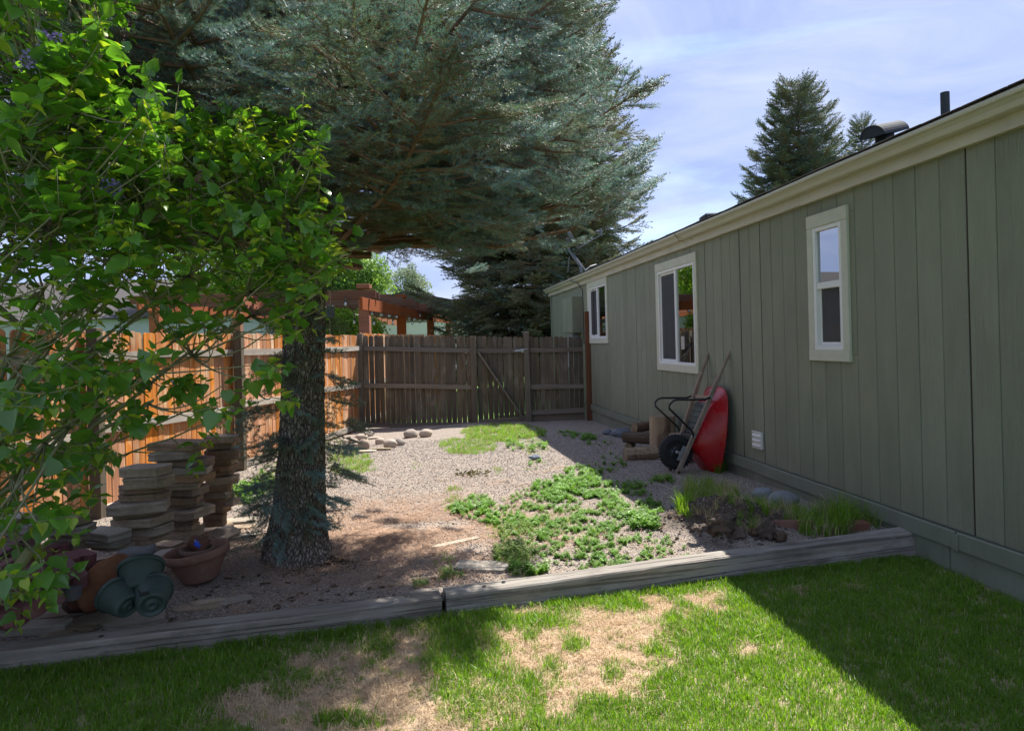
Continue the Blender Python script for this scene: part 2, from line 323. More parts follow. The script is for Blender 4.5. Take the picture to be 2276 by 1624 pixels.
# ------------------------------------------------------------------ mesh helpers
class MB:
    def __init__(s): s.v = []; s.f = []; s.mi = []; s.cm = 0
    def add(s, vs, fs, T=None):
        o = len(s.v)
        if T is not None: vs = [T @ Vector(v) for v in vs]
        s.v += [tuple(v) for v in vs]; s.f += [tuple(i+o for i in f) for f in fs]; s.mi += [s.cm]*len(fs)
        return s
    def box(s, a, b, ch=0., T=None):
        x0, y0, z0 = [min(p, q) for p, q in zip(a, b)]; x1, y1, z1 = [max(p, q) for p, q in zip(a, b)]
        if ch <= 0:
            vs = [(x, y, z) for x in (x0, x1) for y in (y0, y1) for z in (z0, z1)]
            return s.add(vs, [(0, 1, 3, 2), (4, 6, 7, 5), (0, 4, 5, 1), (2, 3, 7, 6), (0, 2, 6, 4), (1, 5, 7, 3)], T)
        ch = min(ch, .45*min(x1-x0, y1-y0, z1-z0))
        vs = []
        lo = (x0, y0, z0); hi = (x1, y1, z1)
        for i in (0, 1):
            for j in (0, 1):
                for k in (0, 1):
                    sg = (i, j, k)
                    for ax in range(3):
                        p = []
                        for q in range(3):
                            e = hi[q] if sg[q] else lo[q]
                            if q != ax: e += -ch if sg[q] else ch
                            p.append(e)
                        vs.append(p)
        def I(i, j, k, ax): return (i*4+j*2+k)*3+ax
        fs = []
        for e in (0, 1):
            fs.append([I(e, 0, 0, 0), I(e, 1, 0, 0), I(e, 1, 1, 0), I(e, 0, 1, 0)][::1 if e else -1])
            fs.append([I(0, e, 0, 1), I(0, e, 1, 1), I(1, e, 1, 1), I(1, e, 0, 1)][::1 if e else -1])
            fs.append([I(0, 0, e, 2), I(1, 0, e, 2), I(1, 1, e, 2), I(0, 1, e, 2)][::1 if e else -1])
        for a_ in (0, 1):
            for b_ in (0, 1):
                fs.append([I(0, a_, b_, 1), I(1, a_, b_, 1), I(1, a_, b_, 2), I(0, a_, b_, 2)])
                fs.append([I(a_, 0, b_, 0), I(a_, 1, b_, 0), I(a_, 1, b_, 2), I(a_, 0, b_, 2)])
                fs.append([I(a_, b_, 0, 0), I(a_, b_, 1, 0), I(a_, b_, 1, 1), I(a_, b_, 0, 1)])
        for i in (0, 1):
            for j in (0, 1):
                for k in (0, 1): fs.append([I(i, j, k, 0), I(i, j, k, 1), I(i, j, k, 2)])
        return s.add(vs, fs, T)
    def bar(s, p, q, w, h, ch=0., up=(0, 0, 1)):
        p, q = Vector(p), Vector(q); d = (q-p); l = d.length; d.normalize()
        x = d.cross(Vector(up))
        if x.length < 1e-4: x = Vector((1, 0, 0))
        x.normalize(); u = x.cross(d)
        T = Matrix((x, d, u)).transposed().to_4x4(); T.translation = p
        return s.box((-w/2, 0, -h/2), (w/2, l, h/2), ch, T)
    def tube(s, pts, rad, n=8, cap=True, jit=0., T=None):
        pts = [Vector(p) for p in pts]; m = len(pts)
        if not hasattr(rad, '__len__'): rad = [rad]*m
        vs = []; prev = None
        for i, p in enumerate(pts):
            d = (pts[min(i+1, m-1)]-pts[max(i-1, 0)]).normalized()
            x = (prev - d*prev.dot(d)) if prev is not None else d.orthogonal()
            if x.length < 1e-5: x = d.orthogonal()
            x.normalize(); prev = x; y = d.cross(x)
            for k in range(n):
                a = 2*math.pi*k/n; r = rad[i]*(1+jit*(random.random()-.5))
                vs.append(p + x*math.cos(a)*r + y*math.sin(a)*r)
        fs = [(i*n+k, i*n+(k+1) % n, (i+1)*n+(k+1) % n, (i+1)*n+k) for i in range(m-1) for k in range(n)]
        if cap: fs += [tuple(range(n))[::-1], tuple(range((m-1)*n, m*n))]
        return s.add(vs, fs, T)
    def lathe(s, prof, n=32, T=None, fn=None, close=False):
        vs = []
        for i, (r, z) in enumerate(prof):
            for k in range(n):
                a = 2*math.pi*k/n; v = Vector((r*math.cos(a), r*math.sin(a), z))
                if fn: v = fn(v, i, a)
                vs.append(v)
        m = len(prof)
        fs = [(i*n+k, i*n+(k+1) % n, (i+1)*n+(k+1) % n, (i+1)*n+k) for i in range(m-1) for k in range(n)]
        if close: fs += [((m-1)*n+k, (m-1)*n+(k+1) % n, (k+1) % n, k) for k in range(n)]
        else:
            if prof[0][0] > 1e-5: fs.append(tuple(range(n))[::-1])
            if prof[-1][0] > 1e-5: fs.append(tuple(range((m-1)*n, m*n)))
        return s.add(vs, fs, T)
    def prism(s, out, z0, z1, T=None, inset=0.):
        n = len(out); c = (sum(p[0] for p in out)/n, sum(p[1] for p in out)/n)
        vs = [(x, y, z0) for x, y in out] + [(x, y, z1) for x, y in out]
        fs = [tuple(range(n))[::-1]] + [(i, (i+1) % n, n+(i+1) % n, n+i) for i in range(n)]
        if inset > 0:
            dz = inset*(1 if z1 > z0 else -1)
            vs = [(x, y, z0) for x, y in out] + [(x, y, z1-dz) for x, y in out]
            for x, y in out:
                dx, dy = c[0]-x, c[1]-y; l = math.hypot(dx, dy) or 1; vs.append((x+dx/l*inset, y+dy/l*inset, z1))
            fs += [(n+i, n+(i+1) % n, 2*n+(i+1) % n, 2*n+i) for i in range(n)] + [tuple(range(2*n, 3*n))]
        else: fs.append(tuple(range(n, 2*n)))
        return s.add(vs, fs, T)
    def mesh(s, name, mats, smooth=False, off=None):
        me = bpy.data.meshes.new(name)
        v = s.v if off is None else [(a-off[0], b-off[1], c-off[2]) for a, b, c in s.v]
        me.from_pydata(v, [], s.f)
        for m in (mats if isinstance(mats, (list, tuple)) else [mats]): me.materials.append(M[m] if isinstance(m, str) else m)
        if s.cm: me.polygons.foreach_set('material_index', s.mi)
        if smooth: me.shade_smooth()
        me.update(); return me
ORG = {}
def obj(name, src, mats=None, parent=None, loc=None, rot=None, scale=None, smooth=False, kind=None, org=None):
    """links one mesh object; a mesh built in world space is moved to its thing's origin"""
    base = ORG.get(parent.name) if parent is not None else None
    if isinstance(src, MB):
        off = None
        if loc is None:
            if parent is None and org is not None: off = org; loc = org
            elif base is not None: off = base; loc = None
        me = src.mesh(name, mats, smooth, off)
    else: me = src
    o = bpy.data.objects.new(name, me); COL.objects.link(o)
    if parent is not None:
        o.parent = parent
        ORG[o.name] = base
        if loc is not None:
            o.location = Vector(loc) - Vector(base) if (base is not None and not isinstance(src, MB)) else Vector(loc)
    elif loc is not None:
        o.location = loc; ORG[o.name] = tuple(loc)
    if rot is not None: o.rotation_euler = rot
    if scale is not None: o.scale = scale
    if kind: o['kind'] = kind
    return o
def tag(o, label, cat, group=None):
    o['label'] = label; o['category'] = cat
    if group: o['group'] = group
    return o
def thing(name, label, cat, loc=(0, 0, 0), rotz=0., group=None, local=False):
    o = bpy.data.objects.new(name, None); COL.objects.link(o); o.location = loc; o.rotation_euler = (0, 0, rotz); o.empty_display_size = .1
    ORG[o.name] = None if local else tuple(loc)
    return tag(o, label, cat, group)
_gc = {}
def scatter_group(protos, key):
    if key in _gc: return _gc[key]
    g = bpy.data.node_groups.new('scatter_'+key, 'GeometryNodeTree')
    g.interface.new_socket('Geometry', in_out='INPUT', socket_type='NodeSocketGeometry')
    g.interface.new_socket('Geometry', in_out='OUTPUT', socket_type='NodeSocketGeometry')
    gi = g.nodes.new('NodeGroupInput'); go = g.nodes.new('NodeGroupOutput')
    jn = g.nodes.new('GeometryNodeJoinGeometry')
    for p in protos:
        oi = g.nodes.new('GeometryNodeObjectInfo'); oi.inputs['Object'].default_value = p; oi.transform_space = 'ORIGINAL'
        gt = g.nodes.new('GeometryNodeGeometryToInstance'); g.links.new(oi.outputs['Geometry'], gt.inputs[0]); g.links.new(gt.outputs[0], jn.inputs[0])
    ip = g.nodes.new('GeometryNodeInstanceOnPoints'); ip.inputs['Pick Instance'].default_value = True
    def attr(n, t):
        a = g.nodes.new('GeometryNodeInputNamedAttribute'); a.data_type = t; a.inputs['Name'].default_value = n; return a.outputs['Attribute']
    g.links.new(gi.outputs[0], ip.inputs['Points']); g.links.new(jn.outputs[0], ip.inputs['Instance'])
    g.links.new(attr('idx', 'INT'), ip.inputs['Instance Index'])
    e2r = g.nodes.new('FunctionNodeEulerToRotation'); g.links.new(attr('rot', 'FLOAT_VECTOR'), e2r.inputs[0]); g.links.new(e2r.outputs[0], ip.inputs['Rotation'])
    g.links.new(attr('scl', 'FLOAT'), ip.inputs['Scale'])
    g.links.new(ip.outputs[0], go.inputs[0])
    _gc[key] = g; return g
def proto(name, mb, mats, smooth=False):
    return bpy.data.objects.new(name, mb.mesh(name, mats, smooth))
def scatter(name, pts, protos, key, parent=None, kind='stuff'):
    """pts: list of (location, euler, scale, index)"""
    me = bpy.data.meshes.new(name); base = ORG.get(parent.name) if parent is not None else None
    P_ = np.array([tuple(p[0]) for p in pts], dtype=np.float32)
    if base is not None: P_ -= np.array(base, dtype=np.float32)
    me.from_pydata(P_.tolist(), [], [])
    a = me.attributes.new('rot', 'FLOAT_VECTOR', 'POINT'); a.data.foreach_set('vector', np.array([tuple(p[1]) for p in pts], dtype=np.float32).ravel())
    a = me.attributes.new('scl', 'FLOAT', 'POINT'); a.data.foreach_set('value', np.array([p[2] for p in pts], dtype=np.float32))
    a = me.attributes.new('idx', 'INT', 'POINT'); a.data.foreach_set('value', np.array([p[3] for p in pts], dtype=np.int32))
    o = bpy.data.objects.new(name, me); COL.objects.link(o)
    if parent is not None: o.parent = parent; ORG[o.name] = base
    if kind: o['kind'] = kind
    md = o.modifiers.new('scatter', 'NODES'); md.node_group = scatter_group(protos, key)
    return o
def align(d, roll=0., axis='Y'):
    """euler that turns the proto's +Y onto d, its +Z roughly up"""
    d = Vector(d).normalized(); x = d.cross(Vector((0, 0, 1)))
    if x.length < 1e-3: x = Vector((1, 0, 0))
    x.normalize(); u = x.cross(d)
    m = Matrix((x, d, u)).transposed()
    if roll: m = m @ Matrix.Rotation(roll, 3, 'Y')
    return m.to_euler()
def rr(a, b): return random.uniform(a, b)
def blob(rx, ry, rz, seed, amp=.18, fr=1.6, flat=.0, ns=14, nr=9, ang=False):
    """an uneven stone; its base near z=0"""
    mb = MB(); o = Vector((seed*3.1, seed*1.7, seed*.9)); prof = []
    vs = []
    for i in range(nr+1):
        th = math.pi*i/nr
        for k in range(ns):
            a = 2*math.pi*k/ns
            d = Vector((math.sin(th)*math.cos(a), math.sin(th)*math.sin(a), -math.cos(th)))
            n = mn.noise(d*fr+o)*amp + (mn.cell(d*2.2+o)-.5)*amp*.8*(1 if ang else 0)
            p = d*(1+n); z = p.z*rz
            vs.append((p.x*rx, p.y*ry, z+rz*.8))
    fs = [(i*ns+k, i*ns+(k+1) % ns, (i+1)*ns+(k+1) % ns, (i+1)*ns+k) for i in range(nr) for k in range(ns)]
    return mb.add(vs, fs)
ORDN = ['topmost', 'second', 'third', 'fourth', 'fifth', 'sixth', 'seventh', 'eighth', 'ninth', 'tenth', 'eleventh', 'twelfth', 'thirteenth', 'fourteenth', 'fifteenth', 'sixteenth', 'seventeenth']
# ================================================================== GROUND
def grid(name, xs, ys, zf, mat, kind='structure', skip=None):
    nx, ny = len(xs), len(ys)
    vs = [(x, y, zf(x, y)) for y in ys for x in xs]
    fs = [(j*nx+i, j*nx+i+1, (j+1)*nx+i+1, (j+1)*nx+i) for j in range(ny-1) for i in range(nx-1) if not (skip and skip((xs[i]+xs[i+1])/2, (ys[j]+ys[j+1])/2))]
    mb = MB(); mb.add(vs, fs); return obj(name, mb, mat, kind=kind, smooth=True)
mb = MB(); mb.add([(-600, -600, -.16), (600, -600, -.16), (600, 900, -.16), (-600, 900, -.16)], [(0, 1, 2, 3)])
obj('ground', mb, 'far_grass', kind='structure')
lx = list(np.linspace(-5.2, 3.9, 190)); ly = list(np.linspace(-5, 4.6, 200))
def lawnz(x, y): return .012*mn.noise((x*1.3, y*1.3, 9)) + .006*mn.noise((x*7, y*7, 4)) - .004
grid('lawn', lx, ly, lawnz, 'lawn_soil', skip=lambda x, y: y > timbery(x)+.08)
gx = list(np.linspace(-5.2, 3.4, 250)); gy = list(np.linspace(2.3, 12.95, 320))
grid('gravel_bed', gx, gy, G, 'gravel', skip=lambda x, y: y < timbery(x)+.03 or x > wallx(y)+.05)
# ================================================================== TIMBER EDGING
def timber(name, x0, x1, z0, z1, wd, seed, back=0., ht=.095):
    """a weathered timber from x0 to x1 along the bed's front; z is its top"""
    mb = MB(); n = 70
    sec = [(-.5, -.5), (-.5, -.2), (-.5, .1), (-.5, .38), (-.44, .47), (-.25, .5), (0, .5), (.25, .5), (.44, .47), (.5, .38), (.5, -.5)]
    k = len(sec); vs = []
    ln = (x1-x0)*math.hypot(1, .2616)
    for i in range(n+1):
        t = i/n
        for a, b in sec:
            nx = mn.noise((t*ln*1.2, a*2, seed+b*2))*.007 + mn.noise((t*ln*5, a*9, seed+b*9))*.003
            nz = mn.noise((t*ln*1.1, a*3, seed+7.))*.006
            vs.append((t*ln, (a+.5)*wd+nx+back, (z0+(z1-z0)*t)+(b-.5)*ht+nz))
    fs = [(i*k+j, i*k+(j+1) % k, (i+1)*k+(j+1) % k, (i+1)*k+j) for i in range(n) for j in range(k)]
    fs += [tuple(range(k)), tuple(range(n*k, n*k+k))[::-1]]
    mb.add(vs, fs); mb.f = [f[::-1] for f in mb.f]
    o = bpy.data.objects.new(name, mb.mesh(name, ['timber'])); COL.objects.link(o)
    o.location = (x0, timbery(x0), 0); o.rotation_euler = (0, 0, math.atan(.2616)); return o
JX = -.404
t1 = tag(timber('edging_timber', -4.6, JX-.012, .10, .105, .125, 1.), 'grey weathered upper timber running from the left of the photo to the joint', 'timber', 'stacked landscape timbers edging the bed')
t2 = tag(timber('edging_timber', JX+.012, 2.63, .118, .162, .125, 2.), 'long grey upper timber from the joint to the green wall, half in sun', 'timber', 'stacked landscape timbers edging the bed')
t3 = tag(timber('edging_timber', -4.6, JX-.008, .008, .012, .12, 3., -.012), 'lower left timber showing as a thin strip above the grass', 'timber', 'stacked landscape timbers edging the bed')
t4 = tag(timber('edging_timber', JX+.016, 2.62, .026, .065, .12, 4., -.008), 'lower right timber under the long sunlit one', 'timber', 'stacked landscape timbers edging the bed')
for px, py, tt in ((1325, 1325, t2), (1205, 1337, t2)): pass
for o, xs_ in ((t1, (.62*4.3, 4.14, 2.0)), (t2, (.22, .34, 1.75))):
    for i, xx in enumerate(xs_):
        mbh = MB(); T = Matrix.Translation((xx, .045+.03*(i % 2), .1035 if o is t1 else .1205+xx*.0139))
        mbh.lathe([(.013, .0), (.011, .0015), (0.0001, .002)], 12, T); h_ = obj('spike_hole', mbh, 'dark'); h_.parent = o
# dark cross-grained butt ends at the joint
mbh = MB(); mbh.box((.004, .01, .02), (.014, .115, .098), .003); h_ = obj('end_grain', mbh, 'timber_end'); h_.parent = t2
# ================================================================== HOUSE
TH = math.atan(-HK)
house = thing('green_house', 'single storey house with olive green board siding and cream gutter', 'house', (HX, 0, 0), TH, local=True)
S0, S1 = -5.0, 16.33
EAV = 2.60
wins = [('tall', 5.06, 5.58, 1.262, 2.438), ('wide', 7.80, 9.14, 1.05, 2.462), ('far', 11.49, 12.81, 1.408, 2.545)]
seams = [3.98-1.2192*2, 3.98-1.2192, 3.98, 5.1992, 6.38, 7.60, 8.82, 10.03, 11.25, 12.47, 13.69, 14.91, 16.13]
dark_seams = [3.98, 6.38, 6.79, 7.60, 10.03, 12.47, 14.91]
edges = []
a = seams[0]
for i in range(len(seams)-1):
    for k in range(6): edges.append(seams[i]+(seams[i+1]-seams[i])*k/6)
edges += [seams[-1], S1]
Z0 = .268
def board_rects(s0, s1):
    out = [(s0, s1, Z0, EAV)]
    for _, a, b, z0, z1 in wins:
        a, b, z0, z1 = a+.05, b-.05, z0+.05, z1-.05
        nxt = []
        for (p, q, u, v) in out:
            if q <= a or p >= b: nxt.append((p, q, u, v)); continue
            if u < z0: nxt.append((p, q, u, z0))
            if v > z1: nxt.append((p, q, z1, v))
            if p < a: nxt.append((p, a, z0, z1))
            if q > b: nxt.append((b, q, z0, z1))
        out = nxt
    return out
wall = MB()
# sheathing behind the boards, with the window openings left free
for i, (s0, s1) in enumerate([(S0, 5.06), (5.58, 7.8), (9.14, 11.49), (12.81, S1)]): wall.box((.009, s0-.001, .2), (.10, s1+.001, EAV+.1))
for _, a, b, z0, z1 in wins:
    wall.box((.009, a, .2), (.10, b, z0+.04)); wall.box((.009, a, z1-.04), (.10, b, EAV+.1))
wl = obj('wall', wall, 'groove', house)
for i in range(len(edges)-1):
    s0, s1 = edges[i], edges[i+1]
    l = .007 if any(abs(s0-d) < .03 for d in dark_seams) else .0025
    r = .007 if any(abs(s1-d) < .03 for d in dark_seams) else .0025
    for (p, q, u, v) in board_rects(s0+l, s1-r):
        if q-p < .004: continue
        mb = MB(); w_ = rr(-.0012, .0012); mb.box((w_, p, u), (.014, q, v), .0035); obj('siding_board', mb, 'siding', wl)
mb = MB(); mb.box((0, S0, Z0), (.014, edges[0]-.003, EAV), .003); obj('siding_board', mb, 'siding', wl)
for d in dark_seams:
    mb = MB(); pts = [(.0065+.001*mn.noise((z*4, d, 0)), d+.004*mn.noise((z*2.5, d, 1)), z) for z in np.linspace(Z0, EAV, 24)]
    if d == 7.60 or d == 12.47: pts = [p for p in pts if p[2] < 2.6]
    mb.tube(pts, .006, 5); obj('caulked_seam', mb, 'seam', wl)
nl = MB()
for d in dark_seams:
    for sg in (-1, 1):
        z = Z0+.1
        while z < 2.5:
            if not any(a-.02 < d+sg*.022 < b+.02 and z0-.02 < z < z1+.02 for _, a, b, z0, z1 in wins): nl.lathe([(.0045, 0), (.003, .0015), (.0001, .002)], 6, Matrix.Translation((0.0008, d+sg*.022+rr(-.004, .004), z)) @ Matrix.Rotation(R(-90), 4, 'Y'))
            z += rr(.26, .34)
obj('nail_heads', nl, 'galv', wl, kind='stuff')
# skirting, trim board and their joints
for s0, s1 in ((S0, 4.165), (4.175, 6.6), (6.604, 9.04), (9.044, 11.5), (11.504, S1)):
    sk = MB(); sk.box((-.004+rr(-.002, .002), s0, -.3), (.05, s1, .17), .004); obj('skirting_board', sk, 'trim_green', house)
for s0, s1 in ((S0, 4.085), (4.10, 9.8), (9.803, S1)):
    mb = MB(); n = max(2, int((s1-s0)*5)); vs = []
    for i in range(n+1):
        s = s0+(s1-s0)*i/n; w1 = .003*mn.noise((s*1.7, 3, 0)); w2 = .004*mn.noise((s*1.3, 7, 0))
        vs += [(-.026+w1, s, .158+w2), (-.028+w1, s, .162+w2), (-.028+w1, s, .258+w2), (-.022+w1, s, .266+w2), (.012, s, .266+w2), (.012, s, .158+w2)]
    fs = [(i*6+j, i*6+(j+1) % 6, (i+1)*6+(j+1) % 6, (i+1)*6+j) for i in range(n) for j in range(6)] + [tuple(range(6)), tuple(range(n*6, n*6+6))]
    mb.add(vs, fs); obj('trim_board', mb, 'trim_green', house)
mb = MB(); mb.tube([(-.012, s, .271+.003*mn.noise((s*2, 0, 0))) for s in np.linspace(S0, S1, 120)], .004, 5); obj('flashing_line', mb, 'groove', house)
mb = MB(); mb.box((-.034, 4.07, .15), (-.0285, 4.115, .25), .002); obj('trim_cleat', mb, 'trim_green', house)
# corner board
mb = MB(); mb.box((-.02, S1-.07, .02), (.10, S1+.02, EAV), .004); obj('corner_board', mb, 'trim_green', house)
# end and rear walls, interior
mb = MB()
mb.box((.10, S1-.1, -.3), (7.3, S1, 2.6)); mb.box((7.2, S0, -.3), (7.3, S1, 2.6)); mb.box((.10, S0, -.3), (7.3, S0+.1, 2.6)); mb.add([(.1, S1-.001, 2.6), (7.3, S1-.001, 2.6), (3.7, S1-.001, 3.45)], [(0, 1, 2)])
obj('rear_walls', mb, 'trim_green', house)
mb = MB(); mb.box((.85, S0+.2, .2), (.9, S1-.2, 2.58)); mb.box((.1, S0+.2, 2.58), (.85, S1-.2, 2.6)); mb.box((.1, S0+.2, .2), (.85, S1-.2, .22)); obj('interior', mb, 'interior', house)
# frieze board, gutter, roof
for s0, s1 in ((S0, 3.0), (3.002, 5.63), (5.632, 8.07), (8.072, 10.5), (10.502, 13.4), (13.402, S1+.14)):
    mb = MB(); n = max(3, int((s1-s0)*6)); vs = []
    for i in range(n+1):
        s = s0+(s1-s0)*i/n; w = .003*mn.noise((s*1.4, 1, 5)); rag = .006*mn.noise((s*9, 2, 5))
        vs += [(-.038+w, s, 2.545+rag), (-.040+w, s, 2.552+rag), (-.040+w, s, 2.632), (-.001, s, 2.632), (-.001, s, 2.545+rag)]
    fs = [(i*5+j, i*5+(j+1) % 5, (i+1)*5+(j+1) % 5, (i+1)*5+j) for i in range(n) for j in range(5)] + [tuple(range(5)), tuple(range(n*5, n*5+5))]
    mb.add(vs, fs); obj('frieze_board', mb, 'cream', house)
gp = [(-.042, 2.628), (-.085, 2.628), (-.100, 2.634), (-.108, 2.648), (-.112, 2.664), (-.130, 2.682), (-.146, 2.690), (-.150, 2.700), (-.150, 2.716), (-.143, 2.718), (-.143, 2.704), (-.128, 2.694), (-.104, 2.668), (-.100, 2.642), (-.045, 2.640), (-.045, 2.72), (-.042, 2.72)]
gm = MB(); n = 90; k = len(gp); vs = []
GS1 = S1+.20
for i in range(n+1):
    s = S0+(GS1-S0)*i/n; w = .0035*mn.noise((s*.9, 0, 11)); wz = .004*mn.noise((s*.7, 5, 11))
    vs += [(x+w, s, z+wz) for x, z in gp]
fs = [(i*k+j, i*k+(j+1) % k, (i+1)*k+(j+1) % k, (i+1)*k+j) for i in range(n) for j in range(k)]
gm.add(vs, fs); gut = obj('gutter', gm, 'gutter', house)
gc = MB(); out = [(x, z) for x, z in gp[:9]] + [(-.042, 2.716)]
gc.add([(x, GS1+.002, z) for x, z in out], [tuple(range(len(out)))]); c_ = obj('gutter_end_cap', gc, 'gutter', gut)
for s in (1.2, 8.08):
    mb = MB(); mb.tube([(x-.003, s, z) for x, z in gp[:9]], .004, 5); obj('gutter_joint', mb, 'twig' if s > 5 else 'gutter', gut)
mb = MB(); mb.tube([(-.152, 8.08, 2.70), (-.13, 8.05, 2.66), (-.06, 7.86, 2.63), (-.045, 7.83, 2.60)], .003, 5); obj('wire', mb, 'twig', house)
rf = MB()
def roofz(d): return 2.735+.235*d                        # d: metres in from the gutter
x0, x1 = -.115, 3.62
vs = []
ss = list(np.linspace(S0, S1+.22, 120))
for s in ss:
    w = .004*mn.noise((s*3, 0, 2)); 
    vs += [(x0+w*1.5, s, roofz(0)-.012+w), (x0+w*1.5, s, roofz(0)+w), (x1, s, roofz(x1-x0)), (7.36, s, 2.735), (7.36, s, 2.71), (x1, s, roofz(x1-x0)-.03)]
fs = [(i*6+j, i*6+(j+1) % 6, (i+1)*6+(j+1) % 6, (i+1)*6+j) for i in range(len(ss)-1) for j in range(6)] + [tuple(range(6)), tuple(range(len(vs)-6, len(vs)))]
rf.add(vs, fs); roof = obj('roof', rf, 'shingle', house)
# the lowest course of shingles, tab by tab, as far as they can be told apart
tabs = MB(); tabs.box((0, 0, 0), (.20, .298, .008), .002)
tabm = tabs.mesh('shingle', ['shingle'])
s = -.4
while s < S1:
    o = obj('shingle', tabm, None, roof, loc=(x0-.012+rr(-.004, .004), s, roofz(0)+.003+rr(0, .004)), rot=(rr(-.01, .01), -math.atan(.235), rr(-.015, .015))); s += .3048
# soffit closing strip between wall and roof
mb = MB(); mb.box((-.041, S0, 2.634), (.1, S1+.14, 2.70)); obj('fascia_board', mb, 'cream', house)
mb = MB(); mb.add([(-.10, S1+.19, 2.62), (3.6, S1+.19, 3.47), (3.6, S1+.19, 3.60), (-.10, S1+.19, 2.735), (-.10, S1+.215, 2.62), (3.6, S1+.215, 3.47), (3.6, S1+.215, 3.60), (-.10, S1+.215, 2.735)], [(0, 1, 2, 3), (7, 6, 5, 4), (0, 4, 5, 1), (3, 2, 6, 7), (0, 3, 7, 4)]); obj('rake_board', mb, 'cream', house)
def window(kind, a, b, z0, z1):
    tw = .095 if kind != 'far' else .10
    w = MB(); e = .024
    w.box((-e, a, z1-tw-.01), (.012, b, z1), .003); w.box((-e, a, z0), (.012, b, z0+tw-.008), .003)
    w.box((-e+.0025, a, z0+tw-.008), (.012, a+tw-.02, z1-tw-.01), .003); w.box((-e+.0025, b-tw+.02, z0+tw-.008), (.012, b, z1-tw-.01), .003)
    wo = obj('window', w, 'trimpaint', house)
    if kind == 'far': pass
    ga, gb, gz0, gz1 = a+tw-.02, b-tw+.02, z0+tw-.008, z1-tw-.01
    fr = MB(); f = .034
    fr.box((-.018, ga, gz0), (.06, ga+f, gz1), .003); fr.box((-.018, gb-f, gz0), (.06, gb, gz1), .003)
    fr.box((-.016, ga+f, gz0), (.06, gb-f, gz0+f), .003); fr.box((-.016, ga+f, gz1-f), (.06, gb-f, gz1), .003)
    obj('window_frame', fr, 'vinyl', wo)
    ia, ib, iz0, iz1 = ga+f, gb-f, gz0+f, gz1-f
    if kind == 'tall':
        zm = 1.862
        mr = MB(); mr.box((-.010, ia, zm-.026), (.05, ib, zm+.026), .003); obj('meeting_rail', mr, 'vinyl', wo)
        s2 = MB(); q = .028
        s2.box((.008, ia, iz0), (.04, ia+q, zm-.026), .002); s2.box((.008, ib-q, iz0), (.04, ib, zm-.026), .002); s2.box((.009, ia+q, iz0), (.04, ib-q, iz0+q), .002)
        obj('sash', s2, 'vinyl', wo)
        p = MB(); p.box((.006, ia-.004, zm+.026), (.012, ib+.004, iz1+.004)); obj('pane', p, 'glass', wo)
        p = MB(); p.box((.026, ia+q, iz0+q), (.032, ib-q, zm-.026)); obj('pane', p, 'glass', wo)
        p = MB(); p.box((.0145, ia+q-.004, iz0+q-.004), (.0155, ib-q+.004, zm-.024)); obj('insect_screen', p, 'screen', wo)
        p = MB(); p.box((.30, ia-.1, iz0-.1), (.31, ib+.1, iz1+.1)); obj('blind', p, 'interior', wo)
    else:
        sm = a + (b-a)*(.50 if kind == 'wide' else .50)
        mr = MB(); mr.box((-.012, sm-.026, iz0), (.05, sm+.026, iz1), .003); obj('meeting_stile', mr, 'vinyl', wo)
        # fixed pane towards the camera, screened sash on the far side
        p = MB(); p.box((.006, ia-.004, iz0-.004), (.012, sm-.026, iz1+.004)); obj('pane', p, 'glass', wo)
        s2 = MB(); q = .03
        s2.box((.010, ib-q, iz0), (.04, ib, iz1), .002); s2.box((.011, sm+.026, iz0), (.04, ib-q, iz0+q), .002); s2.box((.011, sm+.026, iz1-q), (.04, ib-q, iz1), .002)
        obj('sash', s2, 'vinyl', wo)
        p = MB(); p.box((.028, sm+.026, iz0+q), (.034, ib-q, iz1-q)); obj('pane', p, 'glass', wo)
        p = MB(); p.box((.0145, sm+.022, iz0+q-.004), (.0155, ib-q+.004, iz1-q+.004)); obj('insect_screen', p, 'screen', wo)
        if kind == 'wide':
            p = MB(); p.box((.003, sm-.10-.02, iz0+.16), (.005, sm-.20-.02, iz0+.32)); obj('sticker', p, 'blind', wo)
for w_ in wins: window(*w_)
# louvred vent
vt = MB(); vt.box((-.012, 6.40, .40), (0, 6.575, .556), .003); vo = obj('wall_vent', vt, 'white', house)
for a_, b_ in ((6.415, 6.56),):
    fr = MB(); fr.box((-.026, 6.398, .395), (-.012, 6.412, .56), .002); fr.box((-.026, 6.563, .395), (-.012, 6.577, .56), .002); fr.box((-.0255, 6.412, .548), (-.012, 6.563, .56), .002); fr.box((-.0255, 6.412, .395), (-.012, 6.563, .407), .002); obj('vent_frame', fr, 'white', vo)
    for z in (.425, .472, .518):
        m_ = MB(); m_.add([(-.012, 6.413, z+.030), (-.012, 6.562, z+.030), (-.034, 6.562, z-.004), (-.034, 6.413, z-.004), (-.010, 6.413, z+.026), (-.010, 6.562, z+.026), (-.031, 6.562, z-.008), (-.031, 6.413, z-.008)], [(0, 1, 2, 3), (7, 6, 5, 4), (2, 1, 5, 6), (0, 3, 7, 4), (3, 2, 6, 7)])
        obj('louvre', m_, 'white', vo)
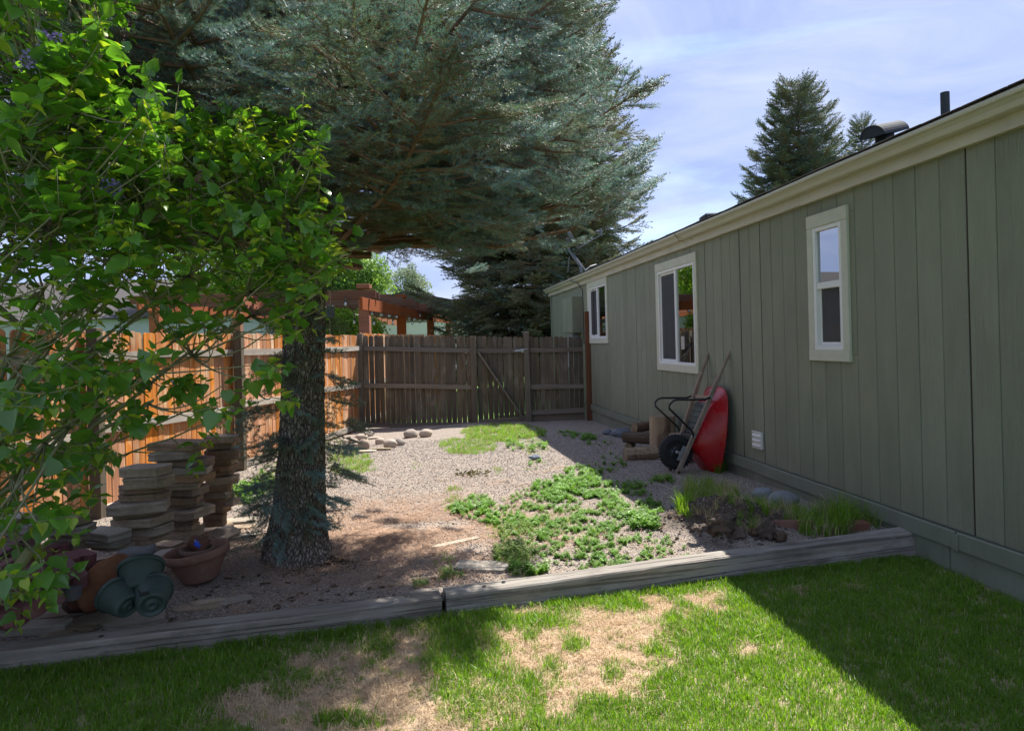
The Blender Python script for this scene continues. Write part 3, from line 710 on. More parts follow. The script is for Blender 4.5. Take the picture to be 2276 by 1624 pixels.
# meter enclosure and small box near the far corner
mb = MB(); mb.box((-.20, 13.30, 1.62), (-.001, 14.15, 2.33), .004); obj('utility_cupboard', mb, 'siding', house)
for q in range(4):
    mb = MB(); mb.box((-.204, 13.305+q*.212, 1.63), (-.2005, 13.305+q*.212+.205, 2.32), .001); obj('cupboard_board', mb, 'siding', house)
mb = MB(); mb.box((-.16, 13.55, 1.30), (-.001, 13.95, 1.585), .01); bx_ = obj('meter_box', mb, 'galv', house)
mb = MB(); mb.box((-.17, 14.05, .9), (-.001, 14.3, 1.50), .01); obj('meter_box', mb, 'vinyl', house)
mb = MB(); mb.tube([(-.16, 13.75, 2.72), (-.17, 13.55, 2.66), (-.10, 13.25, 2.60), (-.03, 13.12, 2.45), (-.02, 13.14, 2.2), (-.02, 13.14, 1.4)], .009, 6); obj('cable', mb, 'black_metal', house)
# ---- things on the roof
def hp(x, s, z):                                          # house frame to world
    c_, s_ = math.cos(TH), math.sin(TH); return Vector((HX+x*c_-s*s_, x*s_+s*c_, z))
def houseframe(px, py, y):
    p = at(px, py, y); d = p-Vector((HX, 0, 0)); c_, s_ = math.cos(TH), math.sin(TH)
    return (d.x*c_+d.y*s_, -d.x*s_+d.y*c_, p.z)
def roof_at(x, s): return hp(x, s, roofz(x-x0))
# pipe
hx, hs, hz = houseframe(2100, 206, 4.95)
p0 = roof_at(hx, hs); top = at(2100, 206, p0.y)
pv = thing('vent_pipe', 'dark upright plumbing pipe with flared boot near the roof edge', 'vent pipe', tuple(p0))
m_ = MB(); m_.lathe([(.030, -.05), (.030, top.z-p0.z), (.024, top.z-p0.z), (.024, top.z-p0.z-.05)], 20, Matrix.Translation(p0)); obj('pipe', m_, 'flue', pv, smooth=False)
m_ = MB(); m_.lathe([(.13, -.03), (.12, .015), (.09, .03), (.06, .05), (.052, .075), (.035, .08), (.031, .10)], 20, Matrix.Translation(p0)); obj('pipe_boot', m_, 'flue', pv, smooth=True)
# cowl: half barrel on a short neck
cc = at(1966, 292, 5.55); hx, hs, hz = houseframe(1966, 292, 5.55); p0 = roof_at(hx, hs)
cw = thing('roof_cowl', 'blue grey half barrel exhaust cowl standing on the roof', 'roof vent', tuple(p0))
T = Matrix.Translation((cc.x, cc.y, cc.z-.03)) @ Matrix.Rotation(R(28), 4, 'Z') @ Matrix.Rotation(R(-14), 4, 'Y')
m_ = MB(); n = 14; vs = []
for r_ in (.095, .089):
    for i in range(n+1):
        a = math.pi*i/n
        for x in (-.17, .17): vs.append((x, r_*math.cos(a)*1.15, r_*math.sin(a)))
fs = [(2*i, 2*i+1, 2*i+3, 2*i+2) for i in range(n)]; o_ = 2*(n+1); fs += [(o_+2*i+2, o_+2*i+3, o_+2*i+1, o_+2*i) for i in range(n)]
fs += [(2*i, 2*i+2, o_+2*i+2, o_+2*i) for i in range(n)] + [(2*i+1, o_+2*i+1, o_+2*i+3, 2*i+3) for i in range(n)]
fs += [(0, 1, o_+1, o_), (2*n, o_+2*n, o_+2*n+1, 2*n+1)]
m_.add(vs, fs, T); obj('hood', m_, 'flue', cw)
m_ = MB()
for x in (-.165, .165): m_.add([(x, .087*math.cos(math.pi*i/n)*1.15, .087*math.sin(math.pi*i/n)) for i in range(n+1)], [tuple(range(n+1))], T)
obj('hood_end', m_, 'flue', cw)
m_ = MB(); m_.lathe([(.10, -.1), (.075, -.02), (.07, cc.z-p0.z+.0)], 16, Matrix.Translation(p0)); obj('neck', m_, 'flue', cw, smooth=True)
# low vent further off
hx, hs, hz = houseframe(1588, 477, 9.0); p0 = roof_at(hx, hs); cz = at(1588, 474, p0.y).z
rv = thing('roof_vent', 'low dark box vent showing just above the gutter line', 'roof vent', tuple(p0))
m_ = MB(); m_.box((p0.x-.17, p0.y-.15, cz-.09), (p0.x+.17, p0.y+.15, cz-.02), .02); obj('cap', m_, 'flue', rv)
m_ = MB(); m_.box((p0.x-.12, p0.y-.12, p0.z-.05), (p0.x+.12, p0.y+.12, cz-.08), .01); obj('collar', m_, 'flue', rv)
# satellite dish
D0 = 14.3
base = at(1293, 605, D0); hx, hs, hz = houseframe(1293, 600, D0); p0 = roof_at(hx, hs)
dish = thing('satellite_dish', 'grey satellite dish on a tripod arm at the far end of the roof', 'satellite dish', tuple(p0))
b1 = at(1290, 592, D0); el = at(1264, 545, D0); top_ = at(1262, 528, D0)
m_ = MB(); m_.tube([p0-Vector((0, 0, .04)), b1, at(1275, 572, D0), at(1265, 556, D0), top_], .028, 8); obj('mast', m_, 'dish', dish)
m_ = MB(); m_.tube([at(1304, 605, D0-.1), at(1274, 563, D0)], .012, 6); m_.tube([at(1262, 604, D0+.2), at(1266, 570, D0)], .012, 6); obj('strut', m_, 'dish', dish)
m_ = MB(); m_.box(tuple(p0-Vector((.12, .1, .03))), tuple(p0+Vector((.12, .1, .03))), .01); obj('foot', m_, 'dish', dish)
dc = at(1273, 531, D0); axd = Vector((.86, -.10, .48)).normalized()
T = Matrix.Translation(dc) @ axd.to_track_quat('Z', 'Y').to_matrix().to_4x4()
m_ = MB(); prof = [(.0001, -.045)] + [(r_, -.045+.045*(r_/.27)**2*1.3) for r_ in (.06, .12, .18, .23, .27)] + [(.274, .02), (.268, .01)] + [(r_, -.058+.045*(r_/.27)**2*1.3) for r_ in (.2, .1, .0001)]
m_.lathe(prof, 28, T); obj('reflector', m_, 'dish', dish, smooth=True)
m_ = MB(); m_.tube([at(1283, 553, D0), at(1336, 522, D0-.25)], .014, 6); obj('feed_arm', m_, 'dish', dish)
m_ = MB(); e_ = at(1334, 516, D0-.25); m_.tube([at(1337, 524, D0-.25), at(1335, 508, D0-.25)], .02, 8); m_.tube([at(1336, 513, D0-.25), at(1326, 516, D0-.24)], [.02, .034], 8); obj('feed_horn', m_, 'dish', dish)
m_ = MB(); m_.box(tuple(at(1262, 545, D0)-Vector((.03, .05, .0))), tuple(at(1268, 528, D0)+Vector((.03, .05, .0))), .01); obj('bracket', m_, 'dish', dish)
m_ = MB(); q0 = at(1300, 598, D0+.3); m_.tube([at(1300, 602, D0), at(1312, 592, D0+.1), at(1325, 588, D0+.2), at(1331, 592, D0+.3)], .012, 6); obj('cable_loop', m_, 'dish', dish)
# ================================================================== FENCES
def picket_mesh(name, w, h, mat, seed, ear=.040, th=.017):
    random.seed(seed); mb = MB(); a = w/2
    out = [(-a, 0), (a, 0), (a, h-ear)]
    for i in range(1, 6):
        t = i/6*math.pi/2; out.append((a-ear*.95*(1-math.cos(t)), h-ear+ear*math.sin(t)))
    out += [(-x, z) for x, z in out[2:][::-1]]
    b = rr(-.006, .006)
    n = len(out); vs = [(x+b*(z/h)**2, 0, z) for x, z in out]+[(x+b*(z/h)**2, th, z) for x, z in out]
    mb.add(vs, [tuple(range(n)), tuple(range(n, 2*n))[::-1]]+[(i, n+i, n+(i+1) % n, (i+1) % n) for i in range(n)])
    return mb.mesh(name, [mat])
PM = {k: [picket_mesh('picket', .0885, 1.7, m, sd) for sd in range(5)] for k, m in (('g', 'fence_grey'), ('o', 'fence_orange'))}
random.seed(11)
def panel(f, p, q, zb, zt, rails, side, kind, sp=.0965, rail_mat='rail_grey', rl=None, gapj=.006):
    """pickets and rails between ground points p and q; side +1/-1: which side of the line the rails are on"""
    p, q = Vector(p), Vector(q); d = q-p; L_ = d.length; d.normalize(); nrm = Vector((-d.y, d.x))*side
    n = max(1, round(L_/sp)); ang = math.atan2(d.y, d.x)
    org = Vector(ORG[f.name])
    for i in range(n):
        t = (i+.5)/n; s = t*L_; g = p+d*s
        b, tp = zb[0]+(zb[1]-zb[0])*t+rr(-.006, .006), zt[0]+(zt[1]-zt[0])*t+rr(-.009, .009)
        pos = Vector((g.x, g.y, b)) - Vector((nrm.x, nrm.y, 0))*.001
        if side < 0: pos += Vector((0, 0, 0))
        o = obj('picket', random.choice(PM[kind]), None, f, loc=tuple(pos), rot=(rr(-.006, .006), rr(-.004, .004)+(rr(-gapj, gapj)), ang+(math.pi if side > 0 else 0)+rr(-.03, .03)))
        o.scale = (rr(.97, 1.0)*L_/n/.0965, 1, (tp-b)/1.7)
    for (z0, z1) in rails:
        mb = MB(); m = 9; pts = []
        sec = [(-.019, -.042), (.019, -.042), (.019, .042), (-.019, .042)]; vs = []
        sag = rr(-.012, .004)
        for i in range(m+1):
            t = i/m; g = p+d*(L_*t); z = z0+(z1-z0)*t+sag*math.sin(math.pi*t)
            for a_, b_ in sec: vs.append((g.x+nrm.x*(.021+a_), g.y+nrm.y*(.021+a_), z+b_))
        mb.add(vs, [(i*4+j, i*4+(j+1) % 4, (i+1)*4+(j+1) % 4, (i+1)*4+j) for i in range(m) for j in range(4)]+[(0, 1, 2, 3), (m*4, m*4+1, m*4+2, m*4+3)])
        o = obj('rail', mb, rail_mat, f)
def post(f, x, y, z0, z1, w, mat, name='post'):
    mb = MB(); mb.box((x-w/2, y-w/2, z0), (x+w/2, y+w/2, z1), .005); return obj(name, mb, mat, f)
YF = 12.7
backL = thing('wooden_fence', 'dark weathered picket fence section left of the gate', 'fence', (-1.8, YF, -.05), group='sections of the picket fence across the yard')
XA, XB, XC, XD = -2.87, -.735, .27, 1.40
post(backL, XA, YF-.04, -.3, 1.705, .105, 'post_grey')
post(backL, XB, YF-.03, -.3, 1.60, .105, 'post_grey')
panel(backL, (XA+.055, YF), (XB-.05, YF), (-.02, -.08), (1.67, 1.60), [(1.425, 1.33), (.725, .64), (-.03, -.07)], -1, 'g')
gate = thing('wooden_gate', 'grey picket gate with a diagonal brace and metal latch', 'gate', (-.2, YF, -.05))
panel(gate, (XB+.06, YF), (XC-.06, YF), (-.03, -.0), (1.60, 1.565), [(1.32, 1.31), (-.02, .02)], -1, 'g')
mb = MB(); mb.bar((XB+.10, YF-.058, 1.29), (XC-.10, YF-.058, .03), .032, .09, .003, up=(0, -1, 0)); 
T_ = None; obj('diagonal_brace', mb, 'rail_grey', gate)
mb = MB(); lx_ = at(1146, 780, YF-.09); mb.box((XC-.22, YF-.075, 1.285), (XC-.02, YF-.062, 1.325), .003); mb.box((XC-.10, YF-.085, 1.27), (XC-.05, YF-.062, 1.345), .003); mb.tube([(XC-.24, YF-.08, 1.29), (XC+.02, YF-.10, 1.335)], .008, 6); obj('latch', mb, 'galv', gate)
backR = thing('wooden_fence', 'short grey picket fence section between the gate and the house', 'fence', (.85, YF, 0), group='sections of the picket fence across the yard')
post(backR, XC, YF-.04, -.3, 1.655, .105, 'post_grey')
panel(backR, (XC+.055, YF), (XD-.06, YF), (.08, .10), (1.57, 1.53), [(1.31, 1.30), (.615, .60), (.13, .15)], -1, 'g')
mb = MB(); mb.box((XC+.06, YF-.0, -.12), (XD-.06, YF+.03, .11), .005); obj('kickboard', mb, 'rail_grey', backR)
mb = MB(); mb.box((-.055, -.055, -.25), (.055, .055, 2.01), .006)
o = obj('fence_post', mb, 'post_red', loc=(XD+.035, YF-.06, 0)); tag(o, 'tall reddish brown post standing against the green wall', 'post')
# left fence: three bays in view plus the part behind the lilac
leftF = thing('wooden_fence', 'sunlit orange cedar picket fence down the left side of the yard', 'fence', (fencex(7), 7, 0))
bays = [(1.2, 3.55), (3.55, 6.05), (6.05, 8.4), (8.4, 10.6), (10.6, YF)]
def lzb(y): return -.01-.05*(y-3)/9.7 - .06
def lzt(y): return 1.675
for y0, y1 in bays:
    bz = -.02 if y0 < 10 else -.03
    panel(leftF, (fencex(y0), y0), (fencex(y1), y1), (lzb(y0), lzb(y1)), (lzt(y0), lzt(y1)), [(1.44, 1.43), (.78, .73), (.04-.006*(y0-3), .04-.006*(y1-3))], -1, 'o', rail_mat='rail_silver')
for y in (3.55, 6.05, 8.4, 10.6): post(leftF, fencex(y)+.085, y, -.3, 1.70, .10, 'post_grey')
farF = thing('wooden_fence', 'orange cedar fence seen through the gaps beyond the cross fence', 'fence', (fencex(17), 17, -.1))
for y0, y1 in ((YF+.1, 15.2), (15.2, 17.6), (17.6, 20.2)):
    panel(farF, (fencex(y0), y0), (fencex(y1), y1), (-.12, -.12), (1.72, 1.70), [(1.45, 1.45), (.75, .75), (.05, .05)], -1, 'o', rail_mat='rail_silver')
# ================================================================== PERGOLA
pg = thing('pergola', 'red brown timber pergola with long rafters behind the fence', 'pergola', (-4.6, 20, -.15))
prow = [(13.5, 812), (17.2, 893), (21.7, 957.5), (27.2, 997)]
pz = {13.5: 2.42, 17.2: 2.46, 21.7: 2.50, 27.2: 2.50}
pp = []
for (y, px) in prow:
    x = ray(px, 740)[0]*y; pp.append((x, y))
    mb = MB(); mb.box((x-.105, y-.105, -.3), (x+.105, y+.105, pz[y]), .006); obj('post', mb, 'pergola', pg)
    mb = MB(); mb.box((x-.13, y-.13, pz[y]+.20), (x+.13, y+.13, pz[y]+.285), .006); obj('post_cap', mb, 'pergola', pg)
    mb = MB(); mb.box((x-4.2-.1, y-.1, -.3), (x-4.2+.1, y+.1, pz[y]), .006); obj('post', mb, 'pergola', pg)
for dx in (0.10, -4.15, -2.2):
    mb = MB(); mb.bar((pp[0][0]+dx, 12.75, 2.28+(.0 if dx > 0 else .1)), (pp[3][0]+dx, 28.2, 2.39), .05, .24, .004); obj('beam', mb, 'pergola', pg)
ys_ = [13.35, 13.9, 14.7, 15.6, 16.55, 17.1, 17.9, 18.9, 20.0, 21.2, 22.0, 23.0, 24.0, 25.0, 26.0, 27.0, 28.0]
tipx = [740, 790, 972, 1152, 1325, 1347, 1405, 1535, 1652, 1775, 1795, 1868, 1905, 1945, 1980, 2015, 2083]
for y, tx in zip(ys_, tipx):
    tip = ray((900+tx*.17575)*.812, 690)[0]*y; yy = (y-13.4)/14.
    mb = MB(); mb.bar((tip-4.9, y, 2.50+.06*yy), (tip, y, 2.50+.06*yy), .05, .17 if tx not in (790, 1347, 1795) else .14, .004); obj('rafter', mb, 'pergola_dark', pg)
sl_ = thing('string_lights', 'string of clear bulbs hanging under the pergola beam', 'string lights', (-3., 16, 2.1))
bl = [(261, 460, 13.2), (684, 610, 14.2), (821, 632, 14.8), (943, 645, 15.4), (1058, 662, 16.2), (998, 755, 15.6), (1258, 690, 18.), (1300, 760, 17.5), (1335, 705, 19.), (1350, 705, 20.), (1428, 715, 20.8), (1417, 637, 19), (1510, 732, 22), (1650, 758, 22.5), (1700, 762, 23.5), (1762, 768, 24.6), (1812, 770, 25.5), (705, 765, 14.), (400, 745, 13.8)]
cab = []
for bx, by, y in bl:
    p = at((900+bx*.17575)*.812, (750+by*.17575)*.812, y); sc = y/14.5
    mb = MB(); mb.lathe([(.0001, -.055), (.018, -.05), (.03, -.03), (.032, -.01), (.022, .02), (.014, .035)], 12, Matrix.Translation(p)); b_ = obj('bulb', mb, 'bulb', sl_, smooth=True)
    mb = MB(); mb.lathe([(.018, .03), (.018, .085), (.006, .10), (.006, .16)], 8, Matrix.Translation(p)); obj('socket', mb, 'black_metal', b_)
    cab.append(p+Vector((0, 0, .16)))
cab.sort(key=lambda p: p.y)
mb = MB(); pts = []
for i in range(len(cab)-1):
    for k in range(5):
        t = k/5; q = cab[i].lerp(cab[i+1], t); q.z -= .02*math.sin(math.pi*t); pts.append(q)
mb.tube(pts, .006, 5); obj('cable', mb, 'black_metal', sl_)
fd = at(735, 693, 13.0)
bf = thing('bird_feeder', 'dark square hanging feeder beside the nearest pergola post', 'feeder', tuple(fd))
m_ = MB(); m_.box(tuple(fd-Vector((.065, .065, .12))), tuple(fd+Vector((.065, .065, .12))), .01); obj('cage', m_, 'black_metal', bf)
m_ = MB(); m_.tube([fd+Vector((0, 0, .12)), fd+Vector((0, 0, .42))], .006, 5); m_.tube([fd+Vector((-.02, 0, -.12)), fd+Vector((-.02, 0, -.7))], .015, 5, jit=.6); m_.tube([fd+Vector((-.12, 0, .38)), fd+Vector((-.10, 0, .1)), fd+Vector((0, 0, -.03))], .008, 5); obj('chain', m_, 'twig', bf)
# ================================================================== BUILDINGS BEHIND
gb = thing('white_garage', 'pale garage with a wide white door beyond the pergola', 'garage', (-5.5, 38, -.15))
def P_(px, py, y): p = at(px, py, y); return p
y = 38.; a_, b_ = at(845, 740, y).x, at(1040, 740, y).x
zt_ = at(930, 690, y).z
m_ = MB(); m_.box((a_-3, y, -.2), (b_+1.5, y+6, zt_)); obj('wall', m_, 'galv', gb)
m_ = MB(); m_.prism([(a_-3.4, zt_), (b_+1.9, zt_), ((a_+b_)/2-1, zt_+1.1)], -(y-.4), -(y+6.4), Matrix(((1, 0, 0, 0), (0, 0, -1, 0), (0, 1, 0, 0), (0, 0, 0, 1)))); obj('roof', m_, 'shingle', gb)
z1, z2 = at(930, 716, y).z, at(930, 709, y).z
m_ = MB(); m_.box((a_-.2, y-.06, z1), (b_+.3, y-.002, z2), .01); m_.box((a_-.2, y-.06, -.1), (a_, y-.002, z1), .01); m_.box((b_+.1, y-.06, -.1), (b_+.3, y-.002, z1), .01); obj('door_frame', m_, 'twig', gb)
for k in range(4):
    zz = -.1+(z1+.1)*k/4; m_ = MB(); m_.box((a_, y-.04, zz+.01), (b_+.1, y-.002, zz+(z1+.1)/4-.01), .015); obj('door_panel', m_, 'white', gb)
nh = thing('neighbour_house', 'grey house with a shingle roof mostly hidden behind the lilac', 'house', (-12, 24, -.15))
m_ = MB(); m_.box((-19, 23, -.2), (-8.2, 30, 2.7)); obj('wall', m_, 'galv', nh)
m_ = MB(); m_.add([(-19.5, 22.4, 2.6), (-7.8, 22.4, 2.6), (-7.8, 30.6, 2.6), (-19.5, 30.6, 2.6), (-19.5, 26.5, 4.3), (-7.8, 26.5, 4.3)], [(0, 1, 5, 4), (3, 4, 5, 2), (0, 3, 2, 1), (0, 4, 3), (1, 2, 5)]); obj('roof', m_, 'shingle', nh)
for xx in (-16, -12.4, -10):
    m_ = MB(); m_.box((xx, 22.95, .9), (xx+1.1, 22.998, 2.0), .01); w_ = obj('window', m_, 'vinyl', nh); m_ = MB(); m_.box((xx+.08, 22.93, .98), (xx+1.02, 22.948, 1.92)); obj('pane', m_, 'glass', w_)
# ================================================================== VEGETATION
random.seed(21)
def needle_spray(name, ln, pairs, nl, nw, mats, step=.0025, seed=1, tuft=.0, curl=.5, sub=True, side=.5):
    """a flat conifer spray along +Y: a main shoot, side shoots, needles all round"""
    random.seed(seed); mb = MB()
    shoots = [((0, 0, 0), (rr(-.02, .02), 1, rr(-.05, .1)), ln)]
    for i in range(pairs):
        t = .12+.78*i/pairs
        for sg in (-1, 1):
            if random.random() < .1: continue
            l = ln*side*(1-t*.75)*rr(.8, 1.15); a = R(rr(38, 58))
            st = (0, t*ln, 0)
            shoots.append((st, (sg*math.sin(a), math.cos(a), rr(-.15, .2)), l))
            if sub and l > ln*.25:
                for q in (.4, .7):
                    e = Vector(st)+Vector((sg*math.sin(a), math.cos(a), 0))*l*q
                    b = a+R(rr(30, 45))*random.choice((-1, 1))
                    shoots.append((tuple(e), (sg*math.sin(b), math.cos(b), rr(-.1, .2)), l*.45))
    for st, d, l in shoots:
        st = Vector(st); d = Vector(d).normalized()
        x = d.cross(Vector((0, 0, 1))).normalized(); u = x.cross(d)
        mb.cm = 1; r_ = .0028 if nw < .004 else .006
        mb.add([st+x*r_, st-x*r_*.5+u*r_, st-x*r_*.5-u*r_, st+d*l], [(0, 1, 3), (1, 2, 3), (2, 0, 3)])
        mb.cm = 0
        m = int(l/step)
        for k in range(m):
            s = (k+random.random())/m*l
            a = rr(0, 2*math.pi); ca, sa = math.cos(a), math.sin(a)
            if sa < -.3 and random.random() < .5: sa = -sa
            o_ = x*ca+u*(sa*.9+.15)
            nd = (o_*rr(.8, 1.0)+d*rr(.15, .65)).normalized()
            p = st+d*s; L_ = nl*rr(.75, 1.1)*(1 if s < l*.92 else .8)
            w_ = nd.cross(o_.orthogonal()).normalized()*nw*.5
            mb.add([p-w_, p+w_, p+nd*L_], [(0, 1, 2)])
        mb.cm = 2
        e = st+d*l; q = nw*1.5
        if random.random() < .6: mb.add([e+x*q, e-x*q*.6+u*q, e-x*q*.6-u*q, e+d*q*3.2], [(0, 1, 3), (1, 2, 3), (2, 0, 3)])
        mb.cm = 0
    mb.cm = 1
    return proto(name, mb, mats)
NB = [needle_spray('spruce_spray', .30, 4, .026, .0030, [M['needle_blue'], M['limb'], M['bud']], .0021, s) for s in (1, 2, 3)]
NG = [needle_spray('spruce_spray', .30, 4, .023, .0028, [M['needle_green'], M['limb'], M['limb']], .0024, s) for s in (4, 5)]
NF = [needle_spray('far_spray', .62, 5, .050, .012, [M[m], M['limb'], M[m]], .010, s, sub=False, side=.6) for s, m in ((6, 'needle_dark'), (7, 'needle_dark'), (8, 'needle_olive'))]
def spruce_limb(mbl, pts, bx, by, z, az, ln, up, droop, dens, key, tipup=.25, rad=.03, secstep=.13, sprayscale=1., near=True, idxf=None, bare=.22, cut=None, drop=0., near_lim=None):
    """one limb: a curved arm with side branches in its own plane, sprays on all of them"""
    d = Vector((math.cos(az), math.sin(az), 0)); sd = Vector((-d.y, d.x, 0))
    n = 9; P3 = []
    for i in range(n+1):
        t = i/n
        P3.append(Vector((bx, by, z)) + d*ln*t + Vector((0, 0, ln*(up*t - droop*t*t + tipup*max(0, t-.6)**2*2))) + sd*ln*.05*math.sin(t*3+az*5))
    if near_lim:
        while ln > .8 and P3[-1].x/P3[-1].y > near_lim(P3[-1].z):
            ln *= .95; P3 = [P3[0]+(p-P3[0])*.95 for p in P3]
    last = n
    if cut:
        while last > 2 and cut(P3[last]) and cut(P3[last-1]): last -= 1
    mbl.tube(P3[:last+1], [rad*(1-.85*i/n) for i in range(last+1)], 5, jit=.2)
    def along(t):
        q = t*n; i = min(n-1, int(q)); return P3[i].lerp(P3[i+1], q-i), (P3[i+1]-P3[i]).normalized()
    s = ln*bare; k = 0
    while s < ln:
        t = s/ln; p, dd = along(t)
        w = (.42*ln*(1-t)**.8 + .16)*min(1, .35+t*1.5)*rr(.75, 1.15)
        for sg in (-1, 1):
            a = R(rr(42, 66)); sdir = (dd*math.cos(a)+sd*sg*math.sin(a)+Vector((0, 0, rr(-.22, .06)))).normalized()
            m = max(1, int(w/(.115*sprayscale)*dens))
            if w > .3 and not (cut and (cut(p+sdir*w*.7) or cut(p+sdir*w*.35))): mbl.tube([p, p+sdir*w*.5-Vector((0, 0, .01)), p+sdir*w], [rad*.28, rad*.18, rad*.06], 4)
            for j in range(m):
                tt = (j+.6)/m; q = p+sdir*w*tt+Vector((0, 0, rr(-.03, .02)-drop*random.random()))
                if cut and cut(q): continue
                sp = (sdir+sd*rr(-.55, .55)+dd*rr(-.2, .6)+Vector((0, 0, rr(-.35, .28)-drop*1.5*random.random()))).normalized()
                pts.append((q, align(sp, rr(-.5, .5)), sprayscale*rr(.6, 1.05), idxf(q, t) if idxf else 0))
        if not (cut and cut(p)):
            pts.append((p, align(dd+Vector((0, 0, rr(-.2, .1))), rr(-.4, .4)), sprayscale*rr(.7, 1.0), idxf(p, t) if idxf else 0))
        s += secstep*rr(.8, 1.2); k += 1
    p, dd = along(.98)
    for q in range(3): pts.append((p, align(dd+sd*rr(-.3, .3), rr(-.3, .3)), sprayscale*rr(.8, 1.1), idxf(p, 1) if idxf else 0))
# ------------------------------------------------------------------ the big blue spruce in the bed
TX, TY = -1.535, 4.62
spr = thing('spruce_tree', 'large blue spruce with bare furrowed trunk rising from the gravel bed', 'tree', (TX, TY, .02))
mb = MB(); ns, nr = 96, 230; vs = []
def trunk_axis(z): return TX+.012*math.sin(z*2.2)+.062*z, TY+.02*z
def trunk_rad(z):
    return .140 + .085*math.exp(-max(0, z)/.20) + .022*math.exp(-z/.9) - .012*z + (0.06 if z < 0 else 0)
for i in range(nr+1):
    z = -.15+4.4*(i/nr)**1.1; cx_, cy_ = trunk_axis(z); r0 = max(.06, trunk_rad(z))
    for k in range(ns):
        a = 2*math.pi*k/ns; ca, sa = math.cos(a), math.sin(a)
        fl = 1+.22*math.exp(-max(0, z)/.14)*mn.noise((ca*1.6, sa*1.6, 5))*1.6
        w = Vector((ca*6.5, sa*6.5, z*5.0)); w += Vector((mn.noise(w*1.3), mn.noise(w*1.3+Vector((9, 0, 0))), 0))*.6
        rg = 1-abs(mn.noise(w))*2.2                    # ridges
        rg2 = mn.noise(Vector((ca*16, sa*16, z*20)))
        r_ = r0*fl + .020*max(-.6, rg) + .008*rg2 + .010*mn.noise((ca*2, sa*2, z*1.2))
        vs.append((cx_+ca*r_, cy_+sa*r_, z))
mb.add(vs, [(i*ns+k, i*ns+(k+1) % ns, (i+1)*ns+(k+1) % ns, (i+1)*ns+k) for i in range(nr) for k in range(ns)])
obj('trunk', mb, 'bark', spr, smooth=True)
limbs = MB(); bp = []
def edge_r(z, az):
    """reach of the crown at a height: widest low down, shorter towards the fence side"""
    r_ = 2.45 - .17*(z-2.3)
    return r_*(1+.08*math.sin(az*3+z*2))
def camd(q): return math.hypot(q.x, q.y-.0)
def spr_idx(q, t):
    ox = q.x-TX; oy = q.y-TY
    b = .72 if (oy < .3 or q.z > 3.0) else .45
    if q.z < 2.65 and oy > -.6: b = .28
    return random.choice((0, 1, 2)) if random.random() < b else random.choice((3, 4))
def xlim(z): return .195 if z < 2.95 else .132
def nearcut(q):
    if q.y < 1.5 and abs(q.x) < 3: return True
    if q.y < .4: return True
    # a browse line under the crown
    if q.y > TY-.3 and q.z < 1.60+(.14 if q.x/q.y < .0 else .165)*q.y+.22*mn.noise((q.x*1.3, q.y*1.3, 7))+.10*mn.noise((q.x*4, q.y*4, 3)): return True
    if q.x/q.y > xlim(q.z)+.015*mn.noise(q*3): return True
    if q.y < TY-.2:
        lim = 1.95+.10*(TY-q.y) + .03
        if q.z < lim + .16*mn.noise((q.x*2, q.y*2, 1)): return True
    return False
def pruned(q):
    """thins the crown where the yard below is seen to be in sun"""
    if nearcut(q): return True
    above = q.z > EYE+.54*q.y
    k = (q.z-.05); sx, sy = q.x-.41*k, q.y-.48*k
    n = mn.noise((sx*2.6, sy*2.6, 1.5))+.5*mn.noise((sx*7, sy*7, 2.5))
    if sy > 4.95+.25*mn.noise((sx*1.5, 0, 0)) and sx > -2.9:
        if q.z < 2.7: return n < .30
        return n < (.25 if above else .15)
    if sx > -.40: return n < (.25 if above else (-.05 if sx < .1 else .02))
    k = q.z-1.9; sx, sy = q.x-.41*k, q.y-.48*k
    n = mn.noise((sx*3, sy*3, 8.5))+.5*mn.noise((sx*8, sy*8, 2.5))
    if above and k > .6 and -2.6 < sx < -.6 and 1.9 < sy < 3.4: return n < .38
    if q.z > 5.2: return n < -.05
    return False
random.seed(33)
z = 2.12; lv = 0
while z < 8.6:
    nb = 8 if z < 5 else 6
    ph = rr(0, 6.28)
    for b in range(nb):
        az = ph+2*math.pi*b/nb+rr(-.2, .2)
        zz = z+rr(-.08, .08)
        ln = edge_r(zz, az)*rr(.86, 1.05)*(1 if zz < 7 else .6)
        cx_, cy_ = trunk_axis(zz)
        front = math.sin(az) < -.2
        up = .10 if zz < 2.5 else .16
        if zz < 2.35: ln *= .92
        if front and zz < 2.5: up = .22
        fine = zz < 4.9
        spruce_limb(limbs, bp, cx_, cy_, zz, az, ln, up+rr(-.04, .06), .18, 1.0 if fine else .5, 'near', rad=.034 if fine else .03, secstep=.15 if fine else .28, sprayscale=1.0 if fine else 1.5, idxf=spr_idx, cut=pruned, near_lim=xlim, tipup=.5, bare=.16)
    z += .25 if z < 4.9 else .5; lv += 1
# the two big low limbs sweeping right
for az, ln, zz, up in ((R(18), 2.6, 2.15, .16), (R(-8), 2.55, 2.15, .20), (R(40), 2.5, 2.2, .14), (R(8), 2.6, 2.45, .14), (R(-22), 2.6, 2.6, .16), (R(60), 2.3, 2.2, .10), (R(28), 2.7, 2.3, .16)):
    cx_, cy_ = trunk_axis(zz)
    spruce_limb(limbs, bp, cx_, cy_, zz, az, ln, up, .14, 1.0, 'near', rad=.045, secstep=.14, idxf=spr_idx, cut=pruned, near_lim=xlim, tipup=.5, bare=.2)
